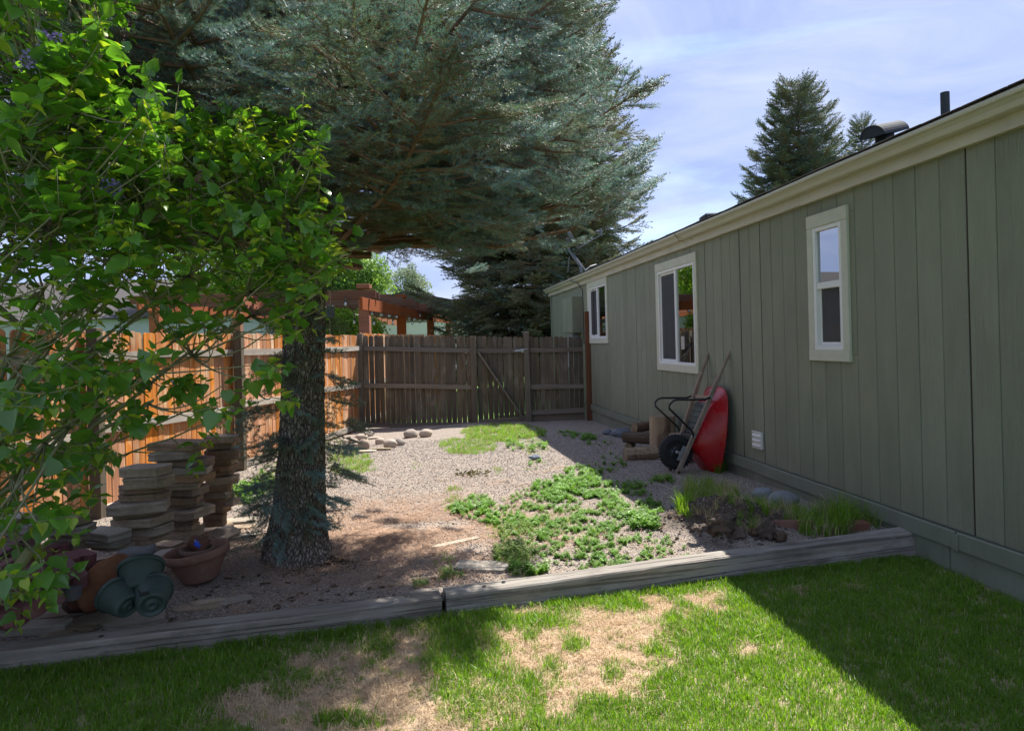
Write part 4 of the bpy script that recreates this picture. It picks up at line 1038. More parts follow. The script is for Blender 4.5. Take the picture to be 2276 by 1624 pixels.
# thin drooping dead-ish twigs below the lowest limbs
obj('branches', limbs, 'limb', spr)
scatter('crown', bp, NB+NG, 'spruce', spr)
print('spruce sprays', len(bp))
ep = []                                                   # sprigs growing straight out of the trunk
random.seed(5)
for k in range(150):
    z_ = rr(.22, 1.95) if k < 115 else rr(.2, .9); a = rr(0, 2*math.pi)
    if math.sin(a) > .5: a = -a
    if math.sin(a) < -.75 and random.random() < .55: a += random.choice((-1, 1))*rr(.6, 1.3)
    cx_, cy_ = trunk_axis(z_); r_ = trunk_rad(z_)
    d = Vector((math.cos(a), math.sin(a), rr(-.55, .15)))
    q = Vector((cx_+math.cos(a)*r_, cy_+math.sin(a)*r_, z_))
    ep.append((q, align(d, rr(-1.5, 1.5)), rr(.4, .9)*(1.0 if z_ < 1.3 else .85), random.choice((0, 1, 2, 3, 4))))
for k in range(26):                                       # left and right hanging tufts
    z_ = rr(.5, 1.35); sgn = random.choice((-1, 1)); a = (0 if sgn > 0 else math.pi)+rr(-.5, .5)
    cx_, cy_ = trunk_axis(z_); q = Vector((cx_+math.cos(a)*(.17+rr(0, .12)), cy_+math.sin(a)*.17, z_))
    ep.append((q, align(Vector((math.cos(a), math.sin(a)-.3, rr(-.5, 0))), rr(-1, 1)), rr(.6, 1.05), random.choice((0, 1, 3))))
scatter('trunk_sprigs', ep, NB+NG, 'spruce', spr)
# hollow at the trunk's foot
# ------------------------------------------------------------------ spruces beyond
def far_spruce(label, x, y, h, r_, z0, ss, seed, idx, dens=1., sec=.42, low=0., group='spruce trees standing beyond the fence and roof', zstep=.5, lean=0.):
    random.seed(seed)
    t = thing('spruce_tree', label, 'tree', (x, y, -.15), group=group)
    m_ = MB(); m_.tube([(x, y, -.2), (x, y, h*.5), (x, y, h*.97)], [.05+h*.016, h*.01, .02], 10, jit=.1); obj('trunk', m_, 'bark', t)
    l_ = MB(); pts = []
    z = z0
    while z < h-.3:
        tt = (z-z0)/(h-z0); R_ = r_*(1-tt)**.82*(1 if tt > .06 else .85)+.15
        nb = 8 if R_ > 1.4 else 6; ph = rr(0, 6.28)
        for b in range(nb):
            spruce_limb(l_, pts, x, y, z+rr(-.15, .15), ph+2*math.pi*b/nb+rr(-.25, .25), R_*rr(.82, 1.12), .14+.35*tt**2+rr(-.05, .05), .34-.3*tt, dens, 'far', rad=.035*(.4+R_/r_), secstep=sec, sprayscale=ss, idxf=lambda q, t_: random.choice(idx), tipup=.6, bare=.1, drop=low)
        z += zstep*(1-.45*tt)
    for k in range(6): pts.append((Vector((x, y, h-.35+k*.06)), align(Vector((rr(-.3, .3), rr(-.3, .3), 1))), ss*.55, idx[0]))
    obj('branches', l_, 'limb', t); scatter('crown', pts, NF, 'farspruce', t); print('far', len(pts)); return t
far_spruce('tall dark green spruce behind the cross fence beside the house corner', 1.0, 21.5, 17., 3.7, .75, 1.15, 3, (0, 0, 0, 1), 1.0, .40, .12, zstep=.48)
far_spruce('broad spruce rising above the house roof against the sky', ray(1775, 300)[0]*28, 28., 11.9, 3.25, 2.2, 1.15, 4, (0, 0, 2, 2), 1.0, .40, .05)
far_spruce('narrow little spruce top just right of the broad one above the roof', ray(1915, 300)[0]*38, 38., 13.7, 1.15, 5., .95, 5, (0, 1), 1.0, .45, .05)
# ------------------------------------------------------------------ leafy trees
def leaf_cluster(name, mat, n, rad, size, seed):
    random.seed(seed); mb = MB()
    for k in range(n):
        p = Vector((rr(-1, 1), rr(-1, 1), rr(-1, 1)))*rad; d = Vector((rr(-1, 1), rr(-1, 1), rr(-.6, .6))).normalized(); s = size*rr(.7, 1.2)
        x = d.orthogonal().normalized()*s*.42; mb.add([p, p+d*s*.5+x, p+d*s, p+d*s*.5-x], [(0, 1, 2, 3)])
    return proto(name, mb, [mat])
LT = {k: [leaf_cluster('leaf_cluster', M[k], 46, .17, .075, s) for s in (1, 2)] for k in ('leaf_tree', 'leaf_lime', 'leaf_pale')}
def leafy(label, name, x, y, z0, blobs, mat, n, ss, seed, group=None, cat='tree'):
    random.seed(seed)
    t = thing(name, label, cat, (x, y, -.15), group=group)
    m_ = MB(); tp = Vector(blobs[0][0]); m_.tube([(x, y, -.2), (x+.1, y, tp.z*.5), tuple(tp)], [.03+tp.z*.022, .02+tp.z*.014, .03], 8)
    pts = []
    for c, (a, b, cc_) in blobs:
        c = Vector(c); m_.tube([(x, y, max(.2, c.z*.35)), tuple(c.lerp(Vector((x, y, c.z*.5)), .4)), tuple(c)], [.02+c.z*.008, .03, .012], 5)
    vol = [a*b*c_ for _, (a, b, c_) in blobs]; tot = sum(vol)
    for (c, (a, b, cc_)), v in zip(blobs, vol):
        for k in range(int(n*v/tot)):
            d = Vector((random.gauss(0, 1), random.gauss(0, 1), random.gauss(0, 1))).normalized()*(rr(.25, 1)**.45)
            nz_ = mn.noise(Vector(c)+d*2.2)
            if nz_ < -.12 and random.random() < .8: continue
            q = Vector(c)+Vector((d.x*a, d.y*b, d.z*cc_))*(1+.25*nz_)
            if q.z < z0: continue
            pts.append((q, (rr(0, 6), rr(0, 6), rr(0, 6)), ss*rr(.7, 1.2), random.randint(0, 1)))
    obj('trunk', m_, 'twig', t); scatter('crown', pts, LT[mat], mat, t); return t
GT = 'leafy trees beyond the fences'
def A3(px, py, y): p = at(px, py, y); return (p.x, p.y, p.z)
leafy('tall green leafy tree behind the pergola left of the sky gap', 'leafy_tree', A3(800, 700, 38)[0], 38, 1.2, [(A3(800, 610, 38), (1.6, 1.6, 1.6)), (A3(815, 650, 38), (1.5, 1.4, 1.0)), (A3(770, 640, 38), (2.2, 2, 2.0)), (A3(700, 650, 38), (2.2, 2, 2.4)), (A3(850, 650, 38), (.8, .9, .55))], 'leaf_tree', 1500, 1.7, 1, GT)
leafy('pale feathery distant tree in the gap beside the dark spruce', 'leafy_tree', A3(905, 700, 55)[0], 55, 1.2, [(A3(900, 640, 55), (1.3, 1.3, 2.4)), (A3(925, 650, 55), (1.4, 1.3, 1.7)), (A3(880, 680, 55), (1.2, 1.2, 1.3))], 'leaf_pale', 260, 2.0, 2, GT)
leafy('lime green sunlit bush under the pergola rafters', 'bush', A3(770, 740, 17)[0], 17, -.1, [(A3(745, 740, 17), (.75, .6, .62)), (A3(800, 745, 17), (.60, .5, .55)), (A3(700, 745, 17), (.8, .6, .6)), (A3(828, 752, 17), (.22, .4, .3))], 'leaf_lime', 900, 1.0, 3, None, 'bush')
leafy('bright green leafy tree showing through the lilac just left of the spruce trunk', 'leafy_tree', -9.0, 24, 1.6, [(A3(600, 560, 24), (2.2, 1.6, 1.7)), (A3(520, 600, 24), (2.0, 1.6, 1.5)), (A3(660, 620, 24), (1.2, 1.2, 1.1)), (A3(470, 480, 24), (2.0, 1.6, 1.6))], 'leaf_lime', 1500, 1.35, 4, GT)
if 0: leafy('leafy tree far left behind the lilac branches', 'leafy_tree', -14.5, 23, 1.6, [(A3(250, 480, 22), (3.0, 2, 2.8)), (A3(90, 520, 22), (3.0, 2, 2.6)), (A3(380, 560, 22), (2.0, 1.6, 1.8))], 'leaf_tree', 1700, 1.5, 5, GT)
if 0: leafy('big leafy tree beyond the left fence, seen between lilac leaves at the photo edge', 'leafy_tree', -11, 10, 1.8, [((-11, 10, 4.2), (2.6, 2.6, 2.2)), ((-10, 12, 3.6), (2.0, 2.0, 1.6)), ((-12, 8, 4.5), (2.5, 2.2, 2.2))], 'leaf_tree', 1500, 1.5, 6, GT)
# ------------------------------------------------------------------ lilac
def lilac_leaf(size, seed, fold=.28):
    random.seed(seed); mb = MB()
    prof = [(0, 0), (.06, .30), (.22, .42), (.42, .40), (.62, .28), (.82, .12), (1, 0)]
    vs = []; n = len(prof)
    cu = rr(.10, .3)
    for i, (t, w) in enumerate(prof):
        y = t - (.08 if i == 1 else 0); zc = -cu*t*t*.8
        wv = .03*math.sin(t*9+seed)
        vs += [(-w, y, zc+w*fold+wv), (0, t, zc), (w, y, zc+w*fold-wv)]
    vs = [(a*size, b*size+size*.22, c*size) for a, b, c in vs]
    fs = []
    for i in range(n-1):
        a, b = i*3, (i+1)*3
        fs += [(a, a+1, b+1, b), (a+1, a+2, b+2, b+1)]
    mb.add(vs, fs)
    mb.add([(-.0009, 0, 0), (.0009, 0, 0), (0.0009, size*.24, 0), (-.0009, size*.24, 0)], [(0, 1, 2, 3)])
    return mb
LL = [proto('leaf', lilac_leaf(.067, s, f), ['leaf'], True) for s, f in ((1, .25), (2, .4), (3, .12), (4, .5))] + [proto('leaf', lilac_leaf(.045, s, .6), ['leaf_young_lit'], True) for s in (5, 6)]
random.seed(77)
# outline of the bush as seen from the lawn, used to aim its twigs
POLY = [(-350, -150), (255, -150), (235, 60), (255, 170), (330, 250), (430, 300), (520, 300), (600, 275), (700, 325), (712, 450), (735, 540), (775, 600), (772, 650), (735, 740), (680, 770), (635, 740), (640, 800), (650, 850), (590, 905), (560, 850), (520, 960), (430, 1010), (385, 935), (340, 1050), (260, 1010), (150, 1110), (90, 1250), (70, 1370), (-350, 1450)]
def inside(px, py):
    c = False; j = len(POLY)-1
    for i in range(len(POLY)):
        xi, yi = POLY[i]; xj, yj = POLY[j]
        if (yi > py) != (yj > py) and px < (xj-xi)*(py-yi)/(yj-yi)+xi: c = not c
        j = i
    return c
def ldens(px, py):
    d = 1.0
    if px > 230 and py < 300: d = .9
    if py > 620: d = .5
    if py > 720: d = .34
    if py > 800 and px > 330: d = .20
    if px < 330 and 700 < py < 1080: d = .33
    if px < 300 and 780 < py < 1030: d = .5
    if py > 1080: d = .35
    if 380 < px < 560 and 540 < py < 640: d = .3
    if px > 400 and 720 < py < 800: d = .18
    if 560 < px < 640 and 640 < py < 740: d = .6
    return d
lil = thing('lilac_bush', 'big lilac bush with glossy heart shaped leaves filling the left of the view', 'bush', (-2.55, 3.1, .1))
base = Vector((-2.95, 3.0, .05))
stems = MB(); leaves = []; clusters = []; main = []
def bez(p, q, r_, n=10): return [p.lerp(q, t).lerp(q.lerp(r_, t), t) for t in [i/n for i in range(n+1)]]
for (px, py, y, r0) in [(60, 1150, 2.75, .022), (330, 900, 2.75, .020), (560, 700, 2.9, .017), (600, 480, 2.8, .016), (200, 700, 2.6, .019), (330, 500, 2.7, .017), (100, 500, 2.4, .018), (80, 200, 2.3, .017), (230, 100, 2.6, .015), (420, 620, 3.0, .016), (0, 800, 2.3, .016), (470, 930, 3.0, .012), (160, 950, 2.5, .014), (650, 600, 2.9, .014), (500, 400, 3.0, .014), (-150, 300, 2.2, .02), (-120, 700, 2.1, .02), (-100, 0, 2.2, .02), (300, 800, 2.9, .014), (560, 850, 3.1, .011), (350, 300, 3.1, .014), (430, 800, 2.7, .013), (120, 750, 2.9, .016), (250, 600, 3.2, .014)]:
    tp = at(px, py, y); b0 = base+Vector((rr(-.25, .25), rr(-.2, .2), 0))
    mid = Vector((b0.x+(tp.x-b0.x)*.35, b0.y+(tp.y-b0.y)*.3, b0.z+(tp.z-b0.z)*.62))+Vector((rr(-.12, .12), rr(-.15, .1), rr(-.05, .1)))
    P3 = bez(b0, mid, tp, 14); P3 = [p+Vector((mn.noise(p*3), mn.noise(p*3+Vector((5, 0, 0))), mn.noise(p*3+Vector((0, 5, 0)))))*.03 for p in P3]
    stems.tube(P3, [r0*(1-.72*i/14) for i in range(15)], 7, jit=.1); main.append(P3)
allm = [p for P3 in main for p in P3[4:]]
tot = 0; tries = 0
while tot < 980 and tries < 40000:
    tries += 1
    px, py = rr(-300, 780), rr(-140, 1400)
    if not inside(px, py) or random.random() > ldens(px, py): continue
    if px < 0 and random.random() < .5: continue
    near = 2.0+.55*min(1, max(0, px)/600)
    y = rr(near, 3.35) if px < 560 else rr(2.45, 3.1)
    p = at(px, py, y); tot += 1
    # nearest main stem point carries the side branch
    m_ = min(allm, key=lambda q: (q-p).length+max(0, q.z-p.z)*.7+rr(0, .35))
    mid = m_.lerp(p, .5)+Vector((rr(-.05, .05), rr(-.05, .05), rr(-.10, .0)))
    br = bez(m_, mid, p, 5); dist = (p-m_).length
    stems.tube(br, [.0022+.006*min(1, dist)*(1-i/5) for i in range(6)], 4)
    # leafy shoot at the end, pairs of leaves in alternate planes
    up = Vector((rr(-.5, .6), rr(-.5, .4), rr(.35, 1.0))).normalized()
    if py > 800: up = Vector((rr(-.2, .9), rr(-.5, .4), rr(-.35, .4))).normalized()
    ln = rr(.10, .20); npair = random.randint(3, 6)
    stems.tube([p, p+up*ln], [.002, .001], 3)
    young_lit = py < 640 and random.random() < (.62 if py < 420 else .42) or random.random() < .06  # young tips, plus extra yellow leaves high up whose colour stands in for sunlight
    for k in range(npair):
        t = (k+.4)/npair; q = p+up*ln*t; tw = k*math.pi/2+rr(-.4, .4)
        x = up.orthogonal().normalized(); yv = up.cross(x)
        for sg in (1, -1):
            if random.random() < .08: continue
            o_ = (x*math.cos(tw)+yv*math.sin(tw))*sg
            d = (o_+up*rr(.1, .5)+Vector((0, 0, rr(-.55, .05)))+Vector((.12, 0, 0))).normalized()
            tip = k >= npair-1
            sc = (1.12-.42*t)*rr(.8, 1.15)
            leaves.append((q, align(d, rr(-.6, .6)), sc if not tip else sc*.85, random.choice((4, 5)) if (tip and young_lit) or (young_lit and t > .6 and random.random() < .5) else random.randint(0, 3)))
    if young_lit:
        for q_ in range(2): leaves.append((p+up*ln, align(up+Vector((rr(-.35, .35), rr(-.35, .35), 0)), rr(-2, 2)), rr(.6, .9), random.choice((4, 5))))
    elif random.random() < .10 and py < 800: clusters.append((p+up*ln, up))
obj('branches', stems, 'stem', lil, smooth=True)
def vis(p):
    px, py = proj(*p); return 0 < px < 2276 and 0 < py < 1624
leaves.sort(key=lambda l: (not vis(l[0]), l[0].y/l[2]))
for (q, e, s_, i) in leaves[:290]:
    o = obj('leaf', LL[i].data, None, lil, loc=tuple(q), rot=e); o.scale = (s_,)*3
scatter('foliage', leaves[290:], LL, 'lilac', lil)
print('lilac leaves', len(leaves))
fl = MB(); random.seed(9)
for p, up in clusters:
    for k in range(34):
        t = random.random(); q = p+up*(.02+.10*t)+Vector((rr(-1, 1), rr(-1, 1), rr(-1, 1)))*.022*(1.15-t)
        s = rr(.003, .006); fl.cm = 0
        if k == 0: pass
        d = Vector((rr(-1, 1), rr(-1, 1), rr(-1, 1))).normalized(); x = d.orthogonal().normalized()
        fl.add([q+x*s, q-x*s*.6+d.cross(x)*s, q-x*s*.6-d.cross(x)*s, q+d*s*1.6], [(0, 1, 3), (1, 2, 3), (2, 0, 3), (0, 2, 1)])
if fl.v: obj('seed_clusters', fl, 'petal', lil, kind='stuff')
fl = MB()
for px, py, y in ((65, 140, 2.15), (110, 90, 2.2), (250, 420, 2.4)):
    c = at(px, py, y)
    for k in range(90):
        t = random.random(); q = c+Vector((rr(-1, 1), rr(-1, 1), rr(-1, 1)))*.03; s = .006; d = Vector((rr(-1, 1), rr(-1, 1), rr(-1, 1))).normalized(); x = d.orthogonal().normalized()
        fl.add([q+x*s, q+d.cross(x)*s, q-x*s, q-d.cross(x)*s], [(0, 1, 2, 3)])
    obj('flower_cluster', fl, 'petal_lilac', lil); fl = MB()
# sawn stub in front
m_ = MB(); a_, b_ = at(68, 1222, 2.72), at(-60, 1400, 2.62); m_.tube([b_, a_.lerp(b_, .5), a_], [.026, .024, .021], 12, jit=.06); obj('sawn_stem', m_, 'stem', lil, smooth=False)
# ------------------------------------------------------------------ lawn grass
def tuft(name, n, rad, h, w, mats, seed, lean=.6, segs=2, frac=.1):
    random.seed(seed); mb = MB()
    for k in range(n):
        a, r_ = rr(0, 6.28), rad*math.sqrt(random.random()); p = Vector((r_*math.cos(a), r_*math.sin(a), -.006)); H = h*rr(.5, 1.1)
        d = Vector((rr(-1, 1), rr(-1, 1), 0)).normalized(); l_ = rr(.05, lean); x = Vector((-d.y, d.x, 0))*w*.5*rr(.7, 1.2)
        q1 = p+d*H*l_*.35+Vector((0, 0, H*.55)); q2 = p+d*H*l_*1.1+Vector((0, 0, H*(1-.25*l_)))
        mb.cm = 1 if random.random() < frac else 0
        mb.add([p-x, p+x, q1+x*.8, q1-x*.8, q2], [(0, 1, 2, 3), (3, 2, 4)])
    mb.cm = 1
    return proto(name, mb, mats)
GR = [tuft('grass_tuft', 30, .035, .048, .0032, [M['grass'], M['straw']], s, .8, frac=.04) for s in (1, 2, 3)]
# worn patches, as (x, y, rx, ry) in view pixels, strength
BARE = [(1290, 1395, 215, 58, 1), (1330, 1470, 130, 95, 1), (1180, 1445, 110, 60, .8), (900, 1560, 210, 85, 1), (690, 1590, 190, 80, 1), (770, 1475, 140, 34, .95), (920, 1450, 60, 70, .8), (1565, 1333, 42, 16, 1), (1667, 1447, 26, 15, 1), (1250, 1570, 60, 34, .75), (560, 1570, 100, 46, .85), (860, 1415, 70, 18, .5), (1890, 1305, 24, 8, .7), (1765, 1312, 26, 9, .7), (1100, 1590, 110, 24, .55), (700, 1440, 110, 16, .5), (1440, 1350, 60, 30, .9), (1600, 1360, 30, 10, .6)]
GREEN = [(995, 1440, 52, 130, .8), (1120, 1385, 150, 18, .9), (1380, 1345, 60, 16, .9), (1250, 1345, 50, 14, .8), (1110, 1500, 40, 50, .5), (1280, 1440, 18, 22, .9), (1360, 1500, 16, 30, .8), (1180, 1500, 22, 18, .8), (1060, 1560, 60, 50, .7), (640, 1520, 50, 26, .6), (760, 1600, 70, 20, .8), (1100, 1450, 28, 26, .8), (1180, 1410, 22, 20, .8), (820, 1480, 16, 14, .7), (900, 1400, 30, 12, .6), (1230, 1480, 24, 20, .7), (1160, 1560, 60, 20, .6)]
def gdens(x, y, z=0.):
    if y < 1.6: return 1.
    px, py = proj(x, y, z); n = mn.noise((x*3.2, y*3.2, 0))*.5+mn.noise((x*9, y*9, 5))*.35
    b = 0.; g = 0.
    for cx_, cy_, rx, ry, s in BARE:
        d = math.hypot((px-cx_)/rx, (py-cy_)/ry); b = max(b, s*min(1, max(0, (1.30-d+n*1.0)*1.8)))
    for cx_, cy_, rx, ry, s in GREEN:
        d = math.hypot((px-cx_)/rx, (py-cy_)/ry); g = max(g, s*min(1, max(0, (1.15-d+n*.9)*2.5)))
    v = 1-b
    return max(v, g) if b > 0 else v
random.seed(3); gp_ = []; sp_ = []
STR = [tuft('straw_tuft', 26, .05, .030, .0030, [M['straw'], M['straw']], s, 2.6) for s in (7, 8)]
y = -3.0
while y < 4.5:
    st = .027 if y > 1.9 else .06
    x = -4.6 if y > 1.9 else -5
    while x < min(3.4, wallx(y)-.02):
        X, Y = x+rr(-.5, .5)*st, y+rr(-.5, .5)*st
        if Y < timbery(X)-.012:
            if y > 1.9:
                px, py = proj(X, Y, 0)
                if px < -250 or px > 2500 or py > 1800:
                    if random.random() < .6: x += st; continue
            d = gdens(X, Y); k = random.random()
            if k < max(d, .07+.35*max(0, mn.noise((X*14, Y*14, 2))))*(.82 if y > 1.9 else 1):
                s_ = rr(.65, 1.15)*(.7+.3*d)*(1.25 if d < .95 and d > .3 else 1)
                gp_.append(((X, Y, lawnz(X, Y)), (rr(-.15, .15), rr(-.15, .15), rr(0, 6.28)), s_*(1 if y > 1.9 else 1.9), random.randint(0, 2)))
            if d < .75 and random.random() < .65: sp_.append(((X, Y, lawnz(X, Y)+.0), (rr(-.3, .3), rr(-.3, .3), rr(0, 6.28)), rr(.6, 1.2), random.randint(0, 1)))
        x += st
    y += st
scatter('lawn_grass', gp_, GR, 'grass'); scatter('dry_grass', sp_, STR, 'straw'); print('grass', len(gp_), len(sp_))
# fringe of longer grass along the timbers
# ------------------------------------------------------------------ gravel chips and needle litter
def pebble(name, mat, seed):
    mb = blob(.5, .42, .25, seed, .3, 1.5, ns=6, nr=4); return proto(name, mb, [mat], True)
PB = [pebble('pebble', M['peb_a'], 1), pebble('pebble', M['peb_b'], 2), pebble('pebble', M['peb_a'], 3), pebble('pebble', M['peb_b'], 4)]
DF = []
for s in (1, 2):
    random.seed(s); mb = MB()
    for k in range(16):
        p = Vector((rr(-.06, .06), rr(-.06, .06), rr(.0, .012))); a = rr(0, 6.28); d = Vector((math.cos(a), math.sin(a), rr(-.15, .25)))*rr(.015, .035); x = Vector((-d.y, d.x, 0)).normalized()*.0012
        mb.add([p-x, p+x, p+d+x, p+d-x], [(0, 1, 2, 3)])
    DF.append(proto('needle_litter', mb, [M['duff']]))
random.seed(4); pb = []; df = []
for k in range(70000):
    u = random.random(); y = 2.7+7.8*u**1.7; x = rr(max(fencex(y), -4.2), wallx(y)-.03)
    if y < timbery(x)+.14: continue
    pb.append(((x, y, G(x, y)+.001), (rr(-.5, .5), rr(-.5, .5), rr(0, 6.28)), rr(.0045, .0115)*(1+.05*y), random.randint(0, 3)))
for k in range(4200):
    a, r_ = rr(0, 6.28), abs(random.gauss(0, 1.0)); x, y = -.95+r_*math.cos(a), 5.0+1.15*r_*math.sin(a)
    if y < timbery(x)+.14 or mn.noise((x*2, y*2, 0)) < -.25: continue
    df.append(((x, y, G(x, y)+.002), (0, 0, rr(0, 6.28)), rr(.7, 1.4), random.randint(0, 1)))
scatter('gravel_chips', pb, PB, 'pebbles'); scatter('needle_litter', df, DF, 'duff')
# ------------------------------------------------------------------ weeds
def weed(name, h, nl, ll, mats, seed, wide=.36, br=3):
    random.seed(seed); mb = MB()
    for s in range(br):
        a = rr(0, 6.28); d = Vector((math.cos(a)*rr(.1, .7), math.sin(a)*rr(.1, .7), 1)).normalized(); H = h*rr(.6, 1.1)
        x = d.orthogonal().normalized()*.0018; mb.cm = 1; mb.add([-x, x, d*H+x*.4, d*H-x*.4], [(0, 1, 2, 3)]); mb.cm = 0
        for k in range(nl):
            t = .15+.85*k/nl; p = d*H*t; b = k*2.4+rr(-.4, .4); l_ = ll*rr(.6, 1.1)*(1.15-.55*t)
            o_ = Vector((math.cos(b), math.sin(b), rr(-.1, .6))).normalized(); sd = o_.cross(Vector((0, 0, 1))).normalized()*l_*wide
            m1 = p+o_*l_*.35+Vector((0, 0, l_*.05)); m2 = p+o_*l_*.7; tp = p+o_*l_-Vector((0, 0, l_*.15))
            mb.add([p, m1+sd, m2+sd*.7, tp, m2-sd*.7, m1-sd], [(0, 1, 2, 3), (0, 3, 4, 5)])
    mb.cm = 1
    return proto(name, mb, mats)
WD = [weed('weed', .11, 9, .042, [M['weed'], M['weed']], s) for s in (1, 2)] + [weed('weed', .07, 7, .026, [M['weed_grey'], M['weed']], s, .42, 4) for s in (3, 4)] + [tuft('low_grass', 16, .03, .05, .0028, [M['weed'], M['straw']], 5, .7, frac=.15), tuft('low_grass', 18, .03, .05, .0028, [M['grass'], M['straw']], 6, .7, frac=.1)]
def patch(name, zones, seed):
    """zones: (px, py, rx, ry, count, protos, scale)"""
    random.seed(seed); pts = []
    for px, py, rx, ry, n, ids, sc in zones:
        k = 0; g = 0
        while k < n and g < n*6:
            g += 1
            a, r_ = rr(0, 6.28), math.sqrt(random.random()); X, Y = px+rx*r_*math.cos(a), py+ry*r_*math.sin(a)
            p = ong(X, Y)
            if p.y < timbery(p.x)+.14 or p.y > 12.6: continue
            if mn.noise((p.x*4.5, p.y*4.5, seed))*.9+rr(-.25, .25) < -.12: continue
            if name == 'weed_patch' and seed == 3 and mn.noise((p.x*13, p.y*13, 8)) < -.02: continue
            k += 1
            pts.append(((p.x, p.y, G(p.x, p.y)), (rr(-.2, .2), rr(-.2, .2), rr(0, 6.28)), sc*rr(.6, 1.15)*(1.1-.3*r_), random.choice(ids)))
    return scatter(name, pts, WD, 'weeds')
patch('weed_patch', [(1120, 962, 95, 20, 950, (0, 1), 1.8), (1040, 992, 62, 20, 330, (0, 1), 1.6), (1175, 985, 55, 24, 110, (0, 1, 5), 1.2), (985, 985, 22, 10, 14, (0, 1), 1.1)], 1)
patch('weed_patch', [(780, 1030, 48, 32, 240, (0, 1), 1.5), (745, 1000, 22, 30, 60, (0, 1), 1.4), (820, 1045, 20, 14, 20, (0, 1), 1.)], 2)
patch('weed_patch', [(1265, 1090, 85, 26, 241, (4, 5, 4, 5), 0.80), (1290, 1060, 50, 22, 115, (5, 4, 5, 4), 0.83), (1195, 1110, 60, 26, 93, (4, 5, 2), 0.61), (1050, 1130, 55, 26, 132, (4, 5, 5), 0.80), (1110, 1150, 60, 20, 86, (4, 5), 0.72), (1200, 1170, 110, 50, 151, (2, 4, 4), 0.61), (1290, 1190, 150, 60, 187, (2, 4, 4, 4), 0.58), (1400, 1140, 80, 36, 75, (4, 5, 2), 0.61), (1420, 1160, 55, 22, 74, (5, 4), 0.87), (1340, 1240, 150, 34, 93, (2, 4, 4), 0.52), (1480, 1225, 60, 24, 21, (2, 4), 0.55), (1350, 1090, 50, 20, 51, (5, 4), 0.72), (1200, 1150, 110, 55, 302, (4, 4, 5), .55), (1330, 1200, 160, 70, 504, (4, 4, 5, 2), .50), (1270, 1085, 90, 28, 302, (5, 4), .62), (1400, 1140, 80, 40, 216, (4, 5), .55)], 3)
patch('weed_patch', [(1150, 1190, 40, 30, 75, (0, 1, 2), 1.3), (1145, 1235, 45, 30, 85, (0, 1, 2), 1.35), (1100, 1180, 22, 20, 22, (0, 1), 1.1), (1170, 1270, 50, 12, 40, (0, 2, 4), 1.0), (1240, 1160, 40, 16, 30, (0, 1), 1.1)], 4)
patch('weed_patch', [(990, 1250, 20, 30, 26, (0, 1), 1.1), (1005, 1285, 26, 14, 22, (0, 2), .9), (930, 1300, 20, 8, 10, (2, 3), .8)], 5)
patch('weed_patch', [(1010, 1095, 18, 12, 9, (0, 1), 1.7), (1003, 1120, 22, 18, 12, (0, 1), 1.4)], 6)
patch('weed_patch', [(1300, 972, 30, 8, 50, (5, 4), .9), (1260, 965, 26, 6, 30, (4, 5), .8), (1360, 1030, 36, 20, 30, (4, 5, 0), .8), (1410, 1080, 28, 8, 40, (5, 0), .8), (1330, 985, 30, 10, 20, (2, 4), .7), (1390, 1110, 60, 30, 70, (4, 2, 5), .8), (1180, 1030, 30, 16, 16, (0, 4), .8), (1470, 1070, 30, 10, 40, (5, 0), .8), (930, 1035, 20, 10, 4, (0, 1), 1.0), (1110, 1045, 14, 8, 5, (0, 1), 1.2), (1195, 1000, 30, 14, 20, (0, 1), .9)], 7)
patch('weed_patch', [(540, 1100, 40, 22, 130, (5, 4, 0), 1.1), (590, 1075, 26, 30, 80, (0, 1, 5), 1.1), (610, 1050, 22, 26, 50, (0, 1), 1.)], 8)
LG = [tuft('long_grass', 26, .045, .20, .0040, [M['grass'], M['straw']], s, .9, frac=.25) for s in (11, 12)] + [tuft('long_grass', 30, .04, .30, .0035, [M['straw'], M['grass']], 13, 1.0, frac=.3), tuft('long_grass', 40, .05, .30, .0045, [M['grass'], M['straw']], 14, 1.1, frac=.05)]
random.seed(8); lg = []
for px, py, rx, ry, n, ids, sc in [(1585, 1112, 60, 28, 70, (0, 1), .6), (1555, 1100, 32, 18, 34, (0, 1), .75), (1700, 1140, 70, 12, 30, (0, 1), .5), (1640, 1128, 50, 10, 26, (0, 1), .5), (1790, 1150, 56, 14, 22, (0, 1, 3), .65), (1840, 1185, 55, 12, 22, (3, 3, 0), .95), (1960, 1165, 30, 8, 12, (2, 3), 1.0), (1900, 1160, 60, 12, 20, (3, 2, 0), .9), (1520, 1130, 20, 12, 16, (0,), .6), (1470, 1066, 22, 6, 12, (0, 1), .3), (1600, 1050, 10, 4, 8, (0,), .7)]:
    for k in range(n):
        a, r_ = rr(0, 6.28), math.sqrt(random.random()); p = ong(px+rx*r_*math.cos(a), py+ry*r_*math.sin(a))
        if p.y < timbery(p.x)+.13 or p.x > wallx(p.y)-.02: continue
        lg.append(((p.x, p.y, G(p.x, p.y)), (rr(-.2, .2), rr(-.2, .2), rr(0, 6.28)), sc*rr(.6, 1.1), random.choice(ids)))
scatter('long_grass', lg, LG, 'longgrass')
fr_ = []
for k in range(420):
    x = rr(-3.4, 2.5); y = timbery(x)-rr(.01, .05); px, py = proj(x, y, 0)
    dd = gdens(x, y-.05)
    if random.random() > .25+.5*dd: continue
    fr_.append(((x, y, 0), (rr(-.1, .1), rr(-.1, .1), rr(0, 6.28)), rr(.8, 1.35), random.randint(0, 2)))
scatter('edge_grass', fr_, GR, 'grass')
# ================================================================== OBJECTS
random.seed(99)
